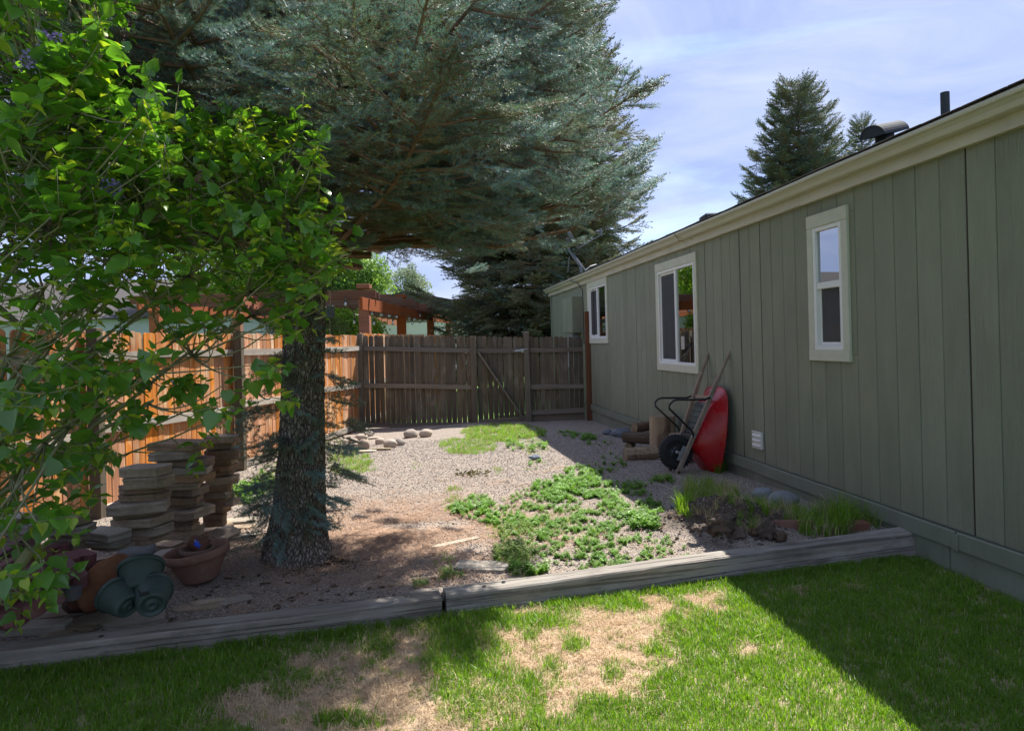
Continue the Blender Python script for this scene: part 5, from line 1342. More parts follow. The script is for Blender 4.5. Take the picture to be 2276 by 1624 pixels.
# ------------------------------------------------------------------ wheelbarrow
N0 = Vector((1.675, 7.11, G(1.675, 7.11)+.004)); TOPC = Vector((2.225, 7.235, 1.30))
A_ = (TOPC-N0).normalized(); nin = Vector((1, -HK, 0)).normalized()*1.0; C_ = (nin-A_*nin.dot(A_)).normalized(); B_ = A_.cross(C_)
if B_.y > 0: B_ = -B_
def wp(a, b, c): return N0+A_*a+B_*b+C_*c
wb = thing('wheelbarrow', 'red wheelbarrow with wooden handles stood on its nose against the green wall', 'wheelbarrow', tuple(N0))
WT = Matrix((A_, B_, C_)).transposed().to_4x4(); WT.translation = N0
for sg in (1, -1):
    m_ = MB(); p, q = wp(0, .115*sg, 0), wp(1.10, .232*sg, 0)
    m_.bar(p, q, .036, .044, .005, up=C_)
    m_.tube([wp(1.07, .229*sg, 0), wp(1.10, .232*sg, 0), wp(1.13, .236*sg, 0), wp(1.30, .255*sg, 0), wp(1.385, .264*sg, 0), wp(1.395, .265*sg, 0)], [.0225, .021, .0175, .0165, .0165, .008], 12)
    h_ = obj('handle', m_, 'handle', wb)
    m_ = MB(); m_.tube([wp(.02, (.117+.03)*sg, -.0), wp(.02, (.117-.03)*sg, 0)], .012, 8); obj('bolt', m_, 'black_metal', h_)
# wheel
T = Matrix((A_, -C_, B_)).transposed().to_4x4(); T.translation = wp(.205, 0, -.055)
R_w, tw = .182, .047
m_ = MB(); prof = []
for i in range(16):
    a = 2*math.pi*i/16; prof.append((R_w-tw+tw*math.cos(a)*1.0, tw*.95*math.sin(a)))
m_.lathe(prof, 40, T, close=True); m_.f = [f[::-1] for f in m_.f]
for k in range(30):
    a = 2*math.pi*k/30
    for sg in (-1, 1):
        K = T @ Matrix.Rotation(a+(sg*.05), 4, 'Z') @ Matrix.Translation((R_w-.004, 0, sg*.018))
        m_.box((-.012, -.010, -.015), (.008, .010, .015), .003, K)
tyre = obj('tyre', m_, 'rubber', wb)
m_ = MB(); m_.lathe([(.012, .040), (.030, .040), (.034, .026), (.060, .014), (.085, .018), (.098, .034), (.104, .034), (.104, -.034), (.098, -.034), (.085, -.018), (.06, -.014), (.034, -.026), (.03, -.04), (.012, -.04)], 32, T); rim_ = obj('rim', m_, 'rim', wb, smooth=False)
for k in range(5):
    K = T @ Matrix.Rotation(2*math.pi*k/5, 4, 'Z'); m_ = MB(); m_.box((.036, -.010, .012), (.088, .010, .026), .004, K); obj('rib', m_, 'rim', rim_)
m_ = MB(); m_.lathe([(.009, -.17), (.009, .17)], 12, T); m_.lathe([(.02, .04), (.02, .052), (.012, .055)], 12, T); obj('axle', m_, 'steel', wb)
for sg in (1, -1):
    m_ = MB(); m_.bar(wp(.13, .115*sg, -.035), wp(.29, .14*sg, -.035), .008, .05, .002, up=C_); m_.tube([wp(.205, .10*sg, -.055), wp(.205, .15*sg, -.055)], .016, 10); obj('axle_bracket', m_, 'galv', wb)
# tray
def sup(t, e, ra, rb):
    c, s = math.cos(t), math.sin(t); return ra*abs(c)**(2/e)*(1 if c >= 0 else -1), rb*abs(s)**(2/e)*(1 if s >= 0 else -1)
def tray(mb, inner=0.):
    nk, nt_ = 48, 14; vs = []
    for j in range(nt_+1):
        u = j/nt_
        if u <= .25: f_ = u/.25; rr_ = 0.; sc = f_
        else: rr_ = (u-.25)/.75; sc = 1
        ca = .585-.03*rr_; ra = (.235+.225*rr_)*sc; rb = (.165+.15*rr_**.85)*sc; e = 4.6-.4*rr_
        for k in range(nk):
            da, db = sup(2*math.pi*k/nk, e, ra, rb)
            a = ca+da
            nar = 1-.20*max(0, (ca-a)/.46)*rr_ - .10*max(0, (ca-a)/.46)
            rimc = max(.10, .435-.325*a)
            c = .035+(rimc-.035)*(rr_**1.15)
            if inner: c += inner if rr_ < .98 else 0
            vs.append((a, db*nar, c))
    fs = [(j*nk+k, j*nk+(k+1) % nk, (j+1)*nk+(k+1) % nk, (j+1)*nk+k) for j in range(nt_) for k in range(nk)]
    mb.add(vs, fs, WT)
    return vs[-nk:]
m_ = MB(); rim_pts = tray(m_); tray(m_, .006)
obj('tray', m_, 'red', wb, smooth=True)
m_ = MB(); pts = [WT @ Vector(p) for p in rim_pts]; m_.tube(pts+[pts[0]], .008, 6, cap=False); obj('rolled_rim', m_, 'red', wb, smooth=True)
m_ = MB(); m_.box((.36, -.135, .012), (.80, .135, .030), .004, WT)
for k in range(7): m_.box((.38+k*.062, -.142, .004), (.405+k*.062, .142, .013), .003, WT)
obj('underframe', m_, 'black_metal', wb)
for sg in (1, -1):
    hb = lambda a: (.115+(.117/1.1)*a)*sg
    m_ = MB(); K = [wp(.86, hb(.86)+.02*sg, .0), wp(.84, hb(.84)+.028*sg, -.03), wp(.81, hb(.8)+.028*sg, -.06), wp(.70, hb(.8)+.02*sg, -.33), wp(.675, hb(.8)+.02*sg, -.365), wp(.63, hb(.8)+.02*sg, -.385), wp(.585, hb(.7)+.01*sg, -.37), wp(.47, hb(.5)+.01*sg, -.06), wp(.455, hb(.5)+.01*sg, -.035), wp(.42, hb(.45)+.022*sg, -.01)]
    m_.tube(K, .0115, 10); lg_ = obj('leg', m_, 'black_metal', wb, smooth=True)
    for a in (.86, .42):
        m_ = MB(); m_.tube([wp(a, hb(a)-.03*sg, 0), wp(a, hb(a)+.04*sg, 0)], .007, 8); m_.tube([wp(a, hb(a)+.03*sg, 0), wp(a, hb(a)+.042*sg, 0)], .012, 6); obj('bolt', m_, 'galv', lg_)
m_ = MB(); m_.bar(wp(.42, -.19, -.01), wp(.42, .19, -.01), .03, .006, .001, up=C_); obj('cross_brace', m_, 'black_metal', wb)
m_ = MB(); m_.bar(wp(.86, -.21, .012), wp(.86, .21, .012), .03, .02, .002, up=C_); obj('riser', m_, 'handle', wb)
# ------------------------------------------------------------------ stumps, logs, rocks by the wall
def stump(px, py, dpt, r_, h, seed, label, mat='log', name='log_round'):
    random.seed(seed); p = at(px, py, dpt); p.z = G(p.x, p.y)
    t = thing(name, label, 'log', tuple(p)); m_ = MB(); ns = 28; vs = []
    for i in range(13):
        z = h*i/12
        for k in range(ns):
            a = 2*math.pi*k/ns; w = r_*(1+.09*mn.noise((math.cos(a)*1.5, math.sin(a)*1.5, seed))+.03*mn.noise((math.cos(a)*6, math.sin(a)*6, z*2+seed))-.04*z/h)
            vs.append((p.x+w*math.cos(a), p.y+w*math.sin(a), p.z-.03+z))
    m_.add(vs, [(i*ns+k, i*ns+(k+1) % ns, (i+1)*ns+(k+1) % ns, (i+1)*ns+k) for i in range(12) for k in range(ns)])
    obj('trunk', m_, mat, t, smooth=True)
    m_ = MB(); m_.add([Vector(v)+Vector((0, 0, .001)) for v in vs[-ns:]]+[(p.x, p.y, p.z-.025+h)], [(k, (k+1) % ns, ns) for k in range(ns)]); obj('cut_face', m_, 'log_end', t); return t
def mk_logend():
    t = NT('log_end'); v = t.co(rnd=False); w = t.n('ShaderNodeTexWave', {'Vector': v, 'Scale': 14., 'Distortion': 3., 'Detail': 3.}, wave_type='RINGS', rings_direction='Z').outputs['Fac']
    n = t.noise(v, 30, 4); c = t.mix(w, (.30, .22, .14), (.20, .14, .09)); c = t.mix(t.rng(n, .4, .7, 0, .5), c, (.13, .09, .06))
    return t.out(t.bsdf(c, .9, t.bump(n, .4, .004)))
M['log_end'] = mk_logend()
stump(1474, 1000, 8.35, .165, .50, 1, 'tallest upright round of sawn log left of the wheelbarrow')
stump(1513, 1000, 7.75, .135, .34, 2, 'shorter upright log round tucked behind the wheelbarrow wheel')
def log(px, py, dpt, ln, r_, yaw, seed, label, lift=0., mat='log_bark', pitch=0.):
    p = at(px, py, dpt); p.z = G(p.x, p.y)+r_*.9+lift; d = Vector((math.cos(yaw), math.sin(yaw), pitch))
    t = thing('split_log', label, 'log', tuple(p), group='split logs piled by the wall')
    m_ = MB(); ns = 14; pts = [p-d*ln/2+d*ln*i/8 for i in range(9)]; x = d.cross(Vector((0, 0, 1))).normalized(); u = x.cross(d).normalized(); vs = []
    for i, q in enumerate(pts):
        for k in range(ns):
            a = 2*math.pi*k/ns; w = r_*(1+.22*mn.noise((math.cos(a)*1.4, math.sin(a)*1.4, seed+i*.12))); 
            if math.cos(a-seed) > .55: w *= .72
            vs.append(q+x*math.cos(a)*w+u*math.sin(a)*w)
    m_.add(vs, [(i*ns+k, i*ns+(k+1) % ns, (i+1)*ns+(k+1) % ns, (i+1)*ns+k) for i in range(8) for k in range(ns)]); obj('bark', m_, mat, t)
    for e, q in ((0, pts[0]-d*.001), (8, pts[-1]+d*.001)):
        m_ = MB(); m_.add([v for v in vs[e*ns:(e+1)*ns]]+[q], [(k, (k+1) % ns, ns) for k in range(ns)]); obj('cut_face', m_, 'log_end', t)
log(1425, 1005, 8.0, .40, .085, R(12), 1, 'pale split log lying lowest at the front of the woodpile', 0, 'log')
log(1422, 975, 8.5, .42, .08, R(-20), 2, 'dark barked log resting on top of the pale split one', .13)
log(1432, 965, 8.75, .34, .065, R(30), 3, 'thin bark covered log topmost in the small woodpile', .24)
log(1400, 985, 8.6, .30, .05, R(70), 4, 'small dark log end poking out left of the woodpile', .03)
def rock(name, px, py, w, hgt, mat, seed, label, group=None, amp=None, fr=1.3, ang=False, dep=None, cat='rock', sink=.25, yaw=0., tilt=0., q=.8):
    """w, hgt: its size in view pixels; py: where its foot stands"""
    p = ong(px, py) if dep is None else at(px, py, dep)
    sc = p.y/F; a, c = w*sc/2, hgt*sc/2
    m_ = blob(a, a*q, c*1.12, seed, amp or (.16 if not ang else .22), fr, ang=ang, ns=22, nr=13)
    rot = Matrix.Rotation(yaw, 4, 'Z') @ Matrix.Rotation(tilt, 4, 'Y')
    m_.v = [tuple(rot @ Vector(v)) for v in m_.v]
    o = bpy.data.objects.new(name, m_.mesh(name, [mat], True)); COL.objects.link(o); o.location = (p.x, p.y+a*q*.5, p.z-c*sink*.5); tag(o, label, cat, group); return o
rock('rock', 1385, 972, 34, 24, 'rock_blue', 3, 'blue grey angular rock left of the woodpile', ang=True)
rock('rock', 1368, 970, 22, 16, 'rock_blue', 4, 'smallest angular rock at the left end by the wall', ang=True)
rock('rock', 1408, 960, 36, 22, 'rock_blue', 5, 'dark angular rock against the wall behind the woodpile', ang=True)
rock('rock', 1352, 966, 24, 12, 'rock_blue', 8, 'low flat dark rock nearest the tall reddish post', ang=True)
rock('rock', 1698, 1112, 44, 30, 'river_grey', 6, 'pale grey rock by the skirting beside the long grass')
rock('rock', 1748, 1128, 66, 38, 'river_grey', 7, 'large bluish speckled boulder half hidden in grass by the skirting')
rock('rock', 1712, 1132, 26, 18, 'river_grey', 9, 'small whitish stone in front of the two boulders by the wall')
# ------------------------------------------------------------------ river rocks near the fence
RG = 'rounded river rocks near the back left corner'
for i, (px, py, w, h, label, g) in enumerate([
    (912, 973, 33, 20, 'left of the two tan rounded rocks standing apart near the fence', 0), (946, 971, 31, 19, 'right of the two tan rounded rocks standing apart near the fence', 0),
    (808, 999, 28, 25, 'roundest brown rock at the front left of the rock cluster', 0), (866, 995, 34, 20, 'pale pinkish oval rock in the middle of the cluster', 0),
    (888, 990, 24, 17, 'brown rock at the right end of the rock cluster', 0), (844, 987, 22, 15, 'small rock between the round brown and the pinkish one', 0),
    (801, 978, 30, 15, 'dull rock at the back left of the cluster', 0), (817, 970, 25, 13, 'farthest rock of the cluster next to the fence post', 0), (784, 985, 22, 12, 'leftmost small rock of the cluster beside the weeds', 1)]):
    rock('river_rock', px, py, w, h, 'river', i+20, label, RG, sink=.3, yaw=rr(-.5, .5))
rock('river_rock', 299, 1240, 86, 36, 'river_grey', 40, 'large smooth grey oval rock behind the terracotta and green pots', None, sink=.2, q=.6)
rock('river_rock', 668, 1068, 20, 12, 'river', 41, 'small pale stone half hidden just left of the spruce trunk')
for i, (px, py, w) in enumerate([(545, 1078, 26), (566, 1070, 26), (582, 1066, 20), (530, 1086, 20)]):
    rock('river_rock', px, py, w, 13, 'flag_pale', 50+i, ['nearest', 'middle', 'far', 'lowest'][i]+' pale rock along the foot of the orange fence, left of the trunk', 'pale rocks along the orange fence')
# ------------------------------------------------------------------ flagstone slabs
def slabmesh(rx, ry, h, seed, n=8):
    random.seed(seed); out = []
    cs = [(1, 1), (-1, 1), (-1, -1), (1, -1)]
    for q, (sx, sy) in enumerate(cs):
        X, Y = sx*rx*rr(.82, 1.06), sy*ry*rr(.75, 1.1); cx_, cy_ = rr(.06, .5), rr(.08, .55)
        a_, b_ = (X*(1-cx_), Y), (X, Y*(1-cy_)); out += [b_, a_] if sx*sy > 0 else [a_, b_]
    m_ = MB(); vs = []; n = len(out); cc_ = rr(0, 6)
    for lv, (z, ins) in enumerate(((0, .005), (h*.12, .0), (h*.5, .004), (h*.9, -.001), (h, .005))):
        for k, (x, y) in enumerate(out):
            l_ = math.hypot(x, y); f_ = (l_-ins*rr(.3, 1.6))/l_
            vs.append((x*f_, y*f_, z+h*.10*mn.noise((x*9, y*9, seed))))
    m_.add(vs, [tuple(range(n))[::-1], tuple(range(4*n, 5*n))]+[(i*n+k, i*n+(k+1) % n, (i+1)*n+(k+1) % n, (i+1)*n+k) for i in range(4) for k in range(n)])
    return m_
def slab(x, y, z, rx, ry, h, yaw, tilt, roll, seed, mat, label, group, name='flagstone', cat='flagstone'):
    m_ = slabmesh(rx, ry, h, seed); o = bpy.data.objects.new(name, m_.mesh(name, [mat])); COL.objects.link(o)
    o.location = (x, y, z); o.rotation_euler = (tilt, roll, yaw); return tag(o, label, cat, group)
SG = 'flagstones stacked in columns by the left fence'
def column(title, edges_, pb, dpt, seed, mats=('flag', 'flag_rust', 'flag')):
    """edges_: from the top, (left px, right px, top py); pb: the foot"""
    n = len(edges_); g = at((edges_[-1][0]+edges_[-1][1])/2, pb, dpt)
    for i, (l, r_, t) in enumerate(edges_):
        b = edges_[i+1][2] if i+1 < n else pb
        pt, pl, pr = at((l+r_)/2, t, dpt), at(l, t, dpt), at(r_, t, dpt); h = at(0, t, dpt).z-at(0, b, dpt).z
        w = (pr.x-pl.x)/2
        random.seed(seed*50+i)
        slab((pl.x+pr.x)/2, dpt+w*.55+rr(-.03, .03), pt.z-h*1.0, w, w*rr(.62, .8), h*rr(.92, 1.0), rr(-.35, .35), 0, rr(-.035, .035), seed*50+i, random.choice(mats), ('bottom' if i == n-1 else ORDN[i])+' slab of the '+title, SG)
column('tall middle flagstone column beside the left fence', [(314, 449, 986), (330, 436, 1003), (340, 449, 1021), (350, 452, 1040), (344, 452, 1056), (345, 441, 1074), (346, 438, 1086), (338, 439, 1105), (332, 436, 1120), (340, 452, 1132), (350, 432, 1151), (362, 430, 1168), (350, 432, 1178)], 1200, 4.70, 1)
column('right hand flagstone column nearest the spruce trunk', [(444, 527, 969), (450, 514, 984), (446, 528, 999), (446, 512, 1021), (440, 514, 1036), (448, 508, 1050), (448, 520, 1060), (436, 510, 1077), (452, 512, 1092), (445, 511, 1105), (441, 516, 1113), (440, 500, 1128), (446, 496, 1143)], 1170, 5.05, 2, ('flag', 'flag_rust', 'flag_rust'))
column('left hand flagstone column behind the grey oval rock', [(255, 350, 1040), (262, 362, 1062), (243, 344, 1086), (255, 352, 1100), (235, 360, 1116), (240, 338, 1140), (244, 357, 1152), (256, 362, 1172), (250, 345, 1194)], 1212, 4.25, 3, ('flag', 'flag', 'flag_rust'))
PGR = 'loose flagstone piles left of the columns'
column('low wide flagstone pile left of the columns', [(178, 280, 1182), (184, 276, 1200), (190, 272, 1214)], 1224, 4.05, 4, ('flag', 'flag_pale'))
column('leftmost flagstone pile behind the red edging blocks', [(92, 176, 1152), (90, 190, 1172), (98, 176, 1188), (86, 168, 1206), (100, 190, 1236)], 1250, 3.85, 5, ('flag', 'flag_pale', 'flag_rust'))
column('farthest left flagstone pile at the photo edge', [(-30, 60, 1150), (-20, 72, 1168), (0, 84, 1186), (-10, 76, 1204)], 1226, 3.95, 6, ('flag', 'flag_pale'))
random.seed(5)
LF = 'single flagstones lying on the gravel'
for i, (px, py, rx, ry, h, yaw, roll, tilt, mat, label) in enumerate([
    (455, 1192, .20, .10, .05, .35, -.10, .18, 'flag', 'thick flagstone leaning on its edge behind the terracotta bowl'),
    (492, 1200, .10, .10, .04, -.4, .2, .25, 'flag', 'squarish flagstone tipped up just right of the leaning thick one'),
    (523, 1164, .15, .07, .03, .2, 0, .0, 'flag_pale', 'pale flat slab in sun between the stone columns and the trunk'),
    (528, 1176, .16, .06, .025, .1, 0, .0, 'flag', 'flat slab lying just in front of the pale sunlit one'),
    (545, 1194, .13, .035, .02, .5, 0, .05, 'flag_pale', 'thin narrow slab nearest the spruce trunk on its left side'),
    (395, 1204, .16, .08, .035, .1, 0, 0, 'flag_pale', 'pale slab at the foot of the tall middle column'),
    (355, 1218, .15, .07, .03, -.1, 0, 0, 'flag', 'flat slab right of the grey oval rock'),
    (360, 1240, .07, .10, .03, .2, 0, 0, 'flag_pale', 'short slab hidden behind the left rim of the terracotta bowl'),
    (215, 1262, .22, .12, .03, .2, 0, 0, 'flag', 'long flat slab lying behind the leaning terracotta saucers'),
    (140, 1262, .16, .10, .035, -.1, 0, 0, 'flag', 'flat slab at the foot of the leftmost flagstone pile'),
    (285, 1385, .16, .10, .022, .3, 0, 0, 'flag_pale', 'broad flat flagstone right behind the timber in front of the green pots'),
    (213, 1380, .10, .13, .02, .1, 0, 0, 'flag', 'flagstone between the terracotta saucers and the timber'),
    (165, 1395, .13, .07, .018, -.2, 0, 0, 'flag', 'thin broken flagstone left of the broad flat one'),
    (110, 1372, .20, .06, .02, .35, 0, 0, 'flag', 'long flake of flagstone below the red edging blocks'),
    (60, 1410, .19, .055, .05, .12, 0, 0, 'flag_pale', 'thick pale flagstone lying along the timber at the far left'),
    (120, 1416, .07, .05, .018, .9, 0, 0, 'flag', 'small flake of flagstone right of the thick pale one'),
    (150, 1418, .08, .04, .016, -.5, 0, 0, 'flag', 'narrow flake of flagstone against the timber left of the broad one'),
    (515, 1338, .10, .05, .012, .6, 0, .1, 'flag_pale', 'pointed pale shard of stone between the bowl and the timber'),
    (462, 1342, .09, .03, .02, .25, 0, .0, 'flag', 'narrow stone sliver left of the pointed pale shard'),
    (435, 1352, .13, .05, .010, .1, 0, .0, 'flag', 'flagstone mostly buried in gravel in front of the green pots'),
    (1068, 1264, .17, .095, .022, -.15, 0, 0, 'flag_pale', 'pale flat flagstone beside the weeds just behind the timber'),
    (1015, 1208, .19, .03, .018, .62, 0, 0, 'flag_pale', 'long narrow pale slab in dappled shade right of the trunk'),
    (955, 1325, .12, .07, .02, .35, .05, 0, 'flag', 'slab leaning on the timber beside the joint'),
    (555, 1112, .10, .05, .035, .8, 0, 0, 'flag_pale', 'sunlit chunk of stone between the fence foot and the trunk')]):
    p = ong(px, py); slab(p.x, p.y+ry*.4, p.z+(-.004 if h < .03 else 0)+(.02 if tilt > .1 else 0), rx, ry, h, yaw, tilt, roll, 700+i, mat, label, LF)
random.seed(6)
for i, (px, py, rx, ry, yaw, label) in enumerate([(817, 1005, .12, .06, .1, 'grey flat slab in front of the round brown rock'), (848, 1000, .15, .05, -.1, 'grey flat slab in front of the pinkish rock'), (790, 990, .10, .06, .3, 'grey flat slab at the left of the rock cluster'), (832, 975, .10, .06, 0., 'thin grey slab at the back of the rock cluster')]):
    p = ong(px, py); slab(p.x, p.y, p.z, rx, ry, .03, yaw, 0, 0, 900+i, 'flag', label, LF)
# ------------------------------------------------------------------ red scalloped edging blocks
def scallop(px, py, dpt, yaw, tilt, roll, mat, label, lift=0., w=.115, seed=0, L3=3):
    p = at(px, py, dpt)
    t = MB(); out = []
    r_ = .045
    for k in range(L3):
        cx_ = (k-(L3-1)/2)*2*r_*.92
        for i in range(9):
            a = math.pi-math.pi*i/8; out.append((cx_+r_*math.cos(a), r_*math.sin(a)+w*.3))
    out = out + [(out[-1][0], -w*.7), (out[0][0], -w*.7)]
    out = out[::-1]
    t.prism(out, -.032, .032, None, .006)
    o = bpy.data.objects.new('edging_block', t.mesh('edging_block', [mat])); COL.objects.link(o); o.location = p; o.rotation_euler = (tilt, roll, yaw)
    return tag(o, label, 'edging block', 'scalloped concrete edging blocks heaped at the left')
def facing(v, roll=0.):                                   # rotation that turns the block's scallops (+Y) to v
    return align(v, roll)
for i, (px, py, dp, v, roll, mat, label) in enumerate([
    (45, 1250, 3.35, (.75, -.6, .15), .25, 'conc_red', 'topmost red scalloped block at the far left of the heap'),
    (35, 1300, 3.15, (.80, -.55, -.1), .2, 'conc_red', 'big red scalloped block in the middle left of the heap'),
    (100, 1275, 3.40, (.8, -.5, -.25), .1, 'conc_red', 'red scalloped block in the centre of the heap'),
    (150, 1248, 3.62, (.85, -.5, -.05), -.05, 'conc_red', 'upper right red scalloped block next to the terracotta saucers'),
    (128, 1295, 3.45, (.75, -.62, -.2), .05, 'conc_red', 'red scalloped block resting on the grey ones'),
    (112, 1322, 3.40, (.8, -.6, -.05), 0., 'conc_grey', 'grey scalloped block at the bottom of the heap'),
    (150, 1308, 3.55, (.8, -.6, .0), 0., 'conc_grey', 'grey scalloped block under the upper right red one'),
    (70, 1350, 3.20, (.8, -.55, .1), .3, 'conc_red', 'front red scalloped block low in the heap'),
    (20, 1365, 3.10, (.7, -.7, .0), .2, 'conc_red', 'lowest red scalloped block at the photo edge'),
    (95, 1235, 3.75, (.85, -.4, .1), .1, 'conc_red', 'red scalloped block at the back of the heap'),
    (25, 1225, 3.6, (.8, -.5, .2), .4, 'conc_red', 'back left red scalloped block under the lilac leaves')]):
    o = scallop(px, py, dp, 0, 0, 0, mat, label); o.rotation_euler = facing(v, roll)
# ------------------------------------------------------------------ pots
def pot(loc, axis, prof_o, prof_i, mat, label, cat='pot', name='plant_pot', rimp=None, n=40, fn=None, group=None, spin=0.):
    """axis points out of the opening; profiles are (radius, height) from base to rim and back down inside"""
    T = Matrix.Translation(loc) @ Vector(axis).normalized().to_track_quat('Z', 'Y').to_matrix().to_4x4() @ Matrix.Rotation(spin, 4, 'Z')
    t = thing(name, label, cat, tuple(loc), group=group)
    m_ = MB(); m_.lathe(prof_o+prof_i, n, T, fn); obj('body', m_, mat, t, smooth=False)
    for f in t.children: 
        f.data.shade_smooth(); 
    return t, T
BP = ong(430, 1306); BP.y += .10; BP.z = G(BP.x, BP.y)+.02
bax = Vector((-.12, -.02, 1))
bo, bT = pot(BP, bax, [(.0001, .0), (.100, .0), (.106, .006), (.125, .05), (.150, .10), (.165, .135)], [(.165, .137), (.182, .140), (.188, .148), (.190, .185), (.184, .192), (.176, .190), (.170, .180), (.160, .135), (.135, .07), (.11, .03), (.0001, .028)], 'terracotta', 'wide terracotta bowl holding two small pots', 'pot', 'terracotta_bowl', 56)
w2 = bT @ Vector((.04, .0, .065))
po2, _ = pot(w2, bax+Vector((.12, .05, 0)), [(.0001, 0), (.065, 0), (.088, .10), (.096, .102), (.098, .135)], [(.090, .137), (.082, .12), (.06, .02), (.0001, .02)], 'terracotta_dark', 'small ridged terracotta pot standing inside the wide bowl', 'pot', 'flower_pot', 36, fn=lambda v, i, a: Vector((v.x*(1+.03*math.sin(a*16)*(1 if i in (3, 4, 5) else 0)), v.y*(1+.03*math.sin(a*16)*(1 if i in (3, 4, 5) else 0)), v.z)))
w3 = bT @ Vector((-.01, -.03, .245))
po3, T3 = pot(w3, (.62, .35, -.55), [(.0001, 0), (.034, 0), (.038, .006), (.046, .05), (.050, .075), (.055, .077), (.057, .10)], [(.052, .102), (.045, .08), (.03, .01), (.0001, .01)], 'terracotta_dark', 'tiny terracotta pot with a blue painted splash upside down on the ridged pot', 'pot', 'flower_pot', 28)
m_ = MB(); random.seed(3)                                 # painted marks, a hair above the clay
cd = Vector((0, 0, EYE))
def on_small(a, z): r_ = .0385+.15*z; return T3 @ Vector((r_*1.03*math.cos(a), r_*1.03*math.sin(a), z))
# angle on the pot that faces the viewer
best = min([i*.1 for i in range(63)], key=lambda a: (on_small(a, .045)-cd).length)
def patchp(pts2, mat, nm):
    m_ = MB(); vs = [on_small(best+u, .045+v) for u, v in pts2]; m_.add(vs, [tuple(range(len(vs)))]); obj(nm, m_, mat, po3)
patchp([(-.35, -.02), (-.1, -.028), (.25, -.022), (.45, -.004), (.30, .004), (.42, .022), (.1, .014), (-.15, .020), (-.05, .002), (-.30, .0)], 'blue_paint', 'painted_mark')
patchp([(-.55, -.030), (-.42, -.032), (-.40, -.024), (-.52, -.022)], 'blue_paint', 'painted_mark')
patchp([(-.28, -.030), (-.18, -.032), (-.17, -.024), (-.27, -.023)], 'white', 'painted_mark')
# leaning saucers
def saucer(px, py, dpt, axis, r_, dep, mat, label, wob, nm='terracotta_saucer'):
    p = at(px, py, dpt)
    pot(p, axis, [(.0001, 0), (r_*.52, 0), (r_*.62, .008), (r_*.86, dep*.75), (r_, dep)], [(r_*.98, dep+.010), (r_*.90, dep+.004), (r_*.80, dep*.75), (r_*.55, .018), (.0001, .014)], mat, label, 'saucer', nm, 48, fn=lambda v, i, a: v+Vector((0, 0, wob*math.sin(a*3+px)+wob*.5*math.sin(a*7)))*(1 if i > 2 else 0), group='terracotta saucers stacked on edge')
saucer(252, 1304, 3.66, (-.86, .36, .30), .165, .055, 'terracotta', 'largest orange terracotta saucer on edge, its wavy rim nearest the green pots', .010)
saucer(225, 1308, 3.70, (-.86, .36, .30), .155, .05, 'terracotta_dark', 'middle brown terracotta saucer on edge behind the orange one', .006)
saucer(200, 1322, 3.72, (-.86, .36, .30), .125, .05, 'terracotta_dark', 'smallest brown terracotta saucer at the left of the leaning stack', .005)
# green plastic nursery pots
def green(px, py, dpt, axis, r_, h, label, n=44, dent=0., spin=0.):
    p = at(px, py, dpt); pr = [(r_*.10, .006), (r_*.12, -.001), (r_*.26, -.001), (r_*.28, .008), (r_*.48, .008), (r_*.50, .0), (r_*.60, .0), (r_*.66, .010)]
    for k in range(12):
        t = k/12; rr_ = r_*(.68+.26*t); z = .014+(h*.80)*t; pr += [(rr_, z), (rr_+.0022, z+h*.03)]
    pr += [(r_*.95, h*.84), (r_*1.0, h*.85), (r_*1.02, h*1.0)]
    t, T = pot(p, axis, pr, [(r_*.98, h), (r_*.93, h*.84), (r_*.60, .02), (.0001, .02)], 'pot_green', label, 'pot', 'nursery_pot', n, fn=lambda v, i, a: Vector((v.x, v.y, v.z))*(1-(dent*max(0, math.cos(a-1.)) if 8 < i < 34 else 0)), group='dark green plastic nursery pots')
    return t
green(312, 1315, 3.45, (-.30, .62, .62), .112, .15, 'upper dark green plastic pot lying on the other two, its side torn')
green(286, 1348, 3.36, (-.80, .45, .30), .092, .14, 'lower left dark green plastic pot on its side')
green(338, 1346, 3.36, (-.45, .85, .22), .100, .15, 'lower right green pot turned so its round base faces the lawn')
tor = MB(); c = at(320, 1318, 3.30); random.seed(2)
tor.add([c+Vector((-.035, 0, .03)), c+Vector((-.02, -.005, -.005)), c+Vector((-.03, 0, -.02)), c+Vector((.0, -.006, -.012)), c+Vector((.03, .004, -.005)), c+Vector((.018, .0, .012)), c+Vector((-.012, -.004, .006))], [(0, 1, 6), (1, 2, 3), (1, 3, 6), (6, 3, 5), (3, 4, 5)])
o = obj('torn_flap', tor, 'dark'); 
o.parent = [q for q in bpy.data.objects if q.get('label', '').startswith('upper dark green')][0]; o.location = -o.parent.location
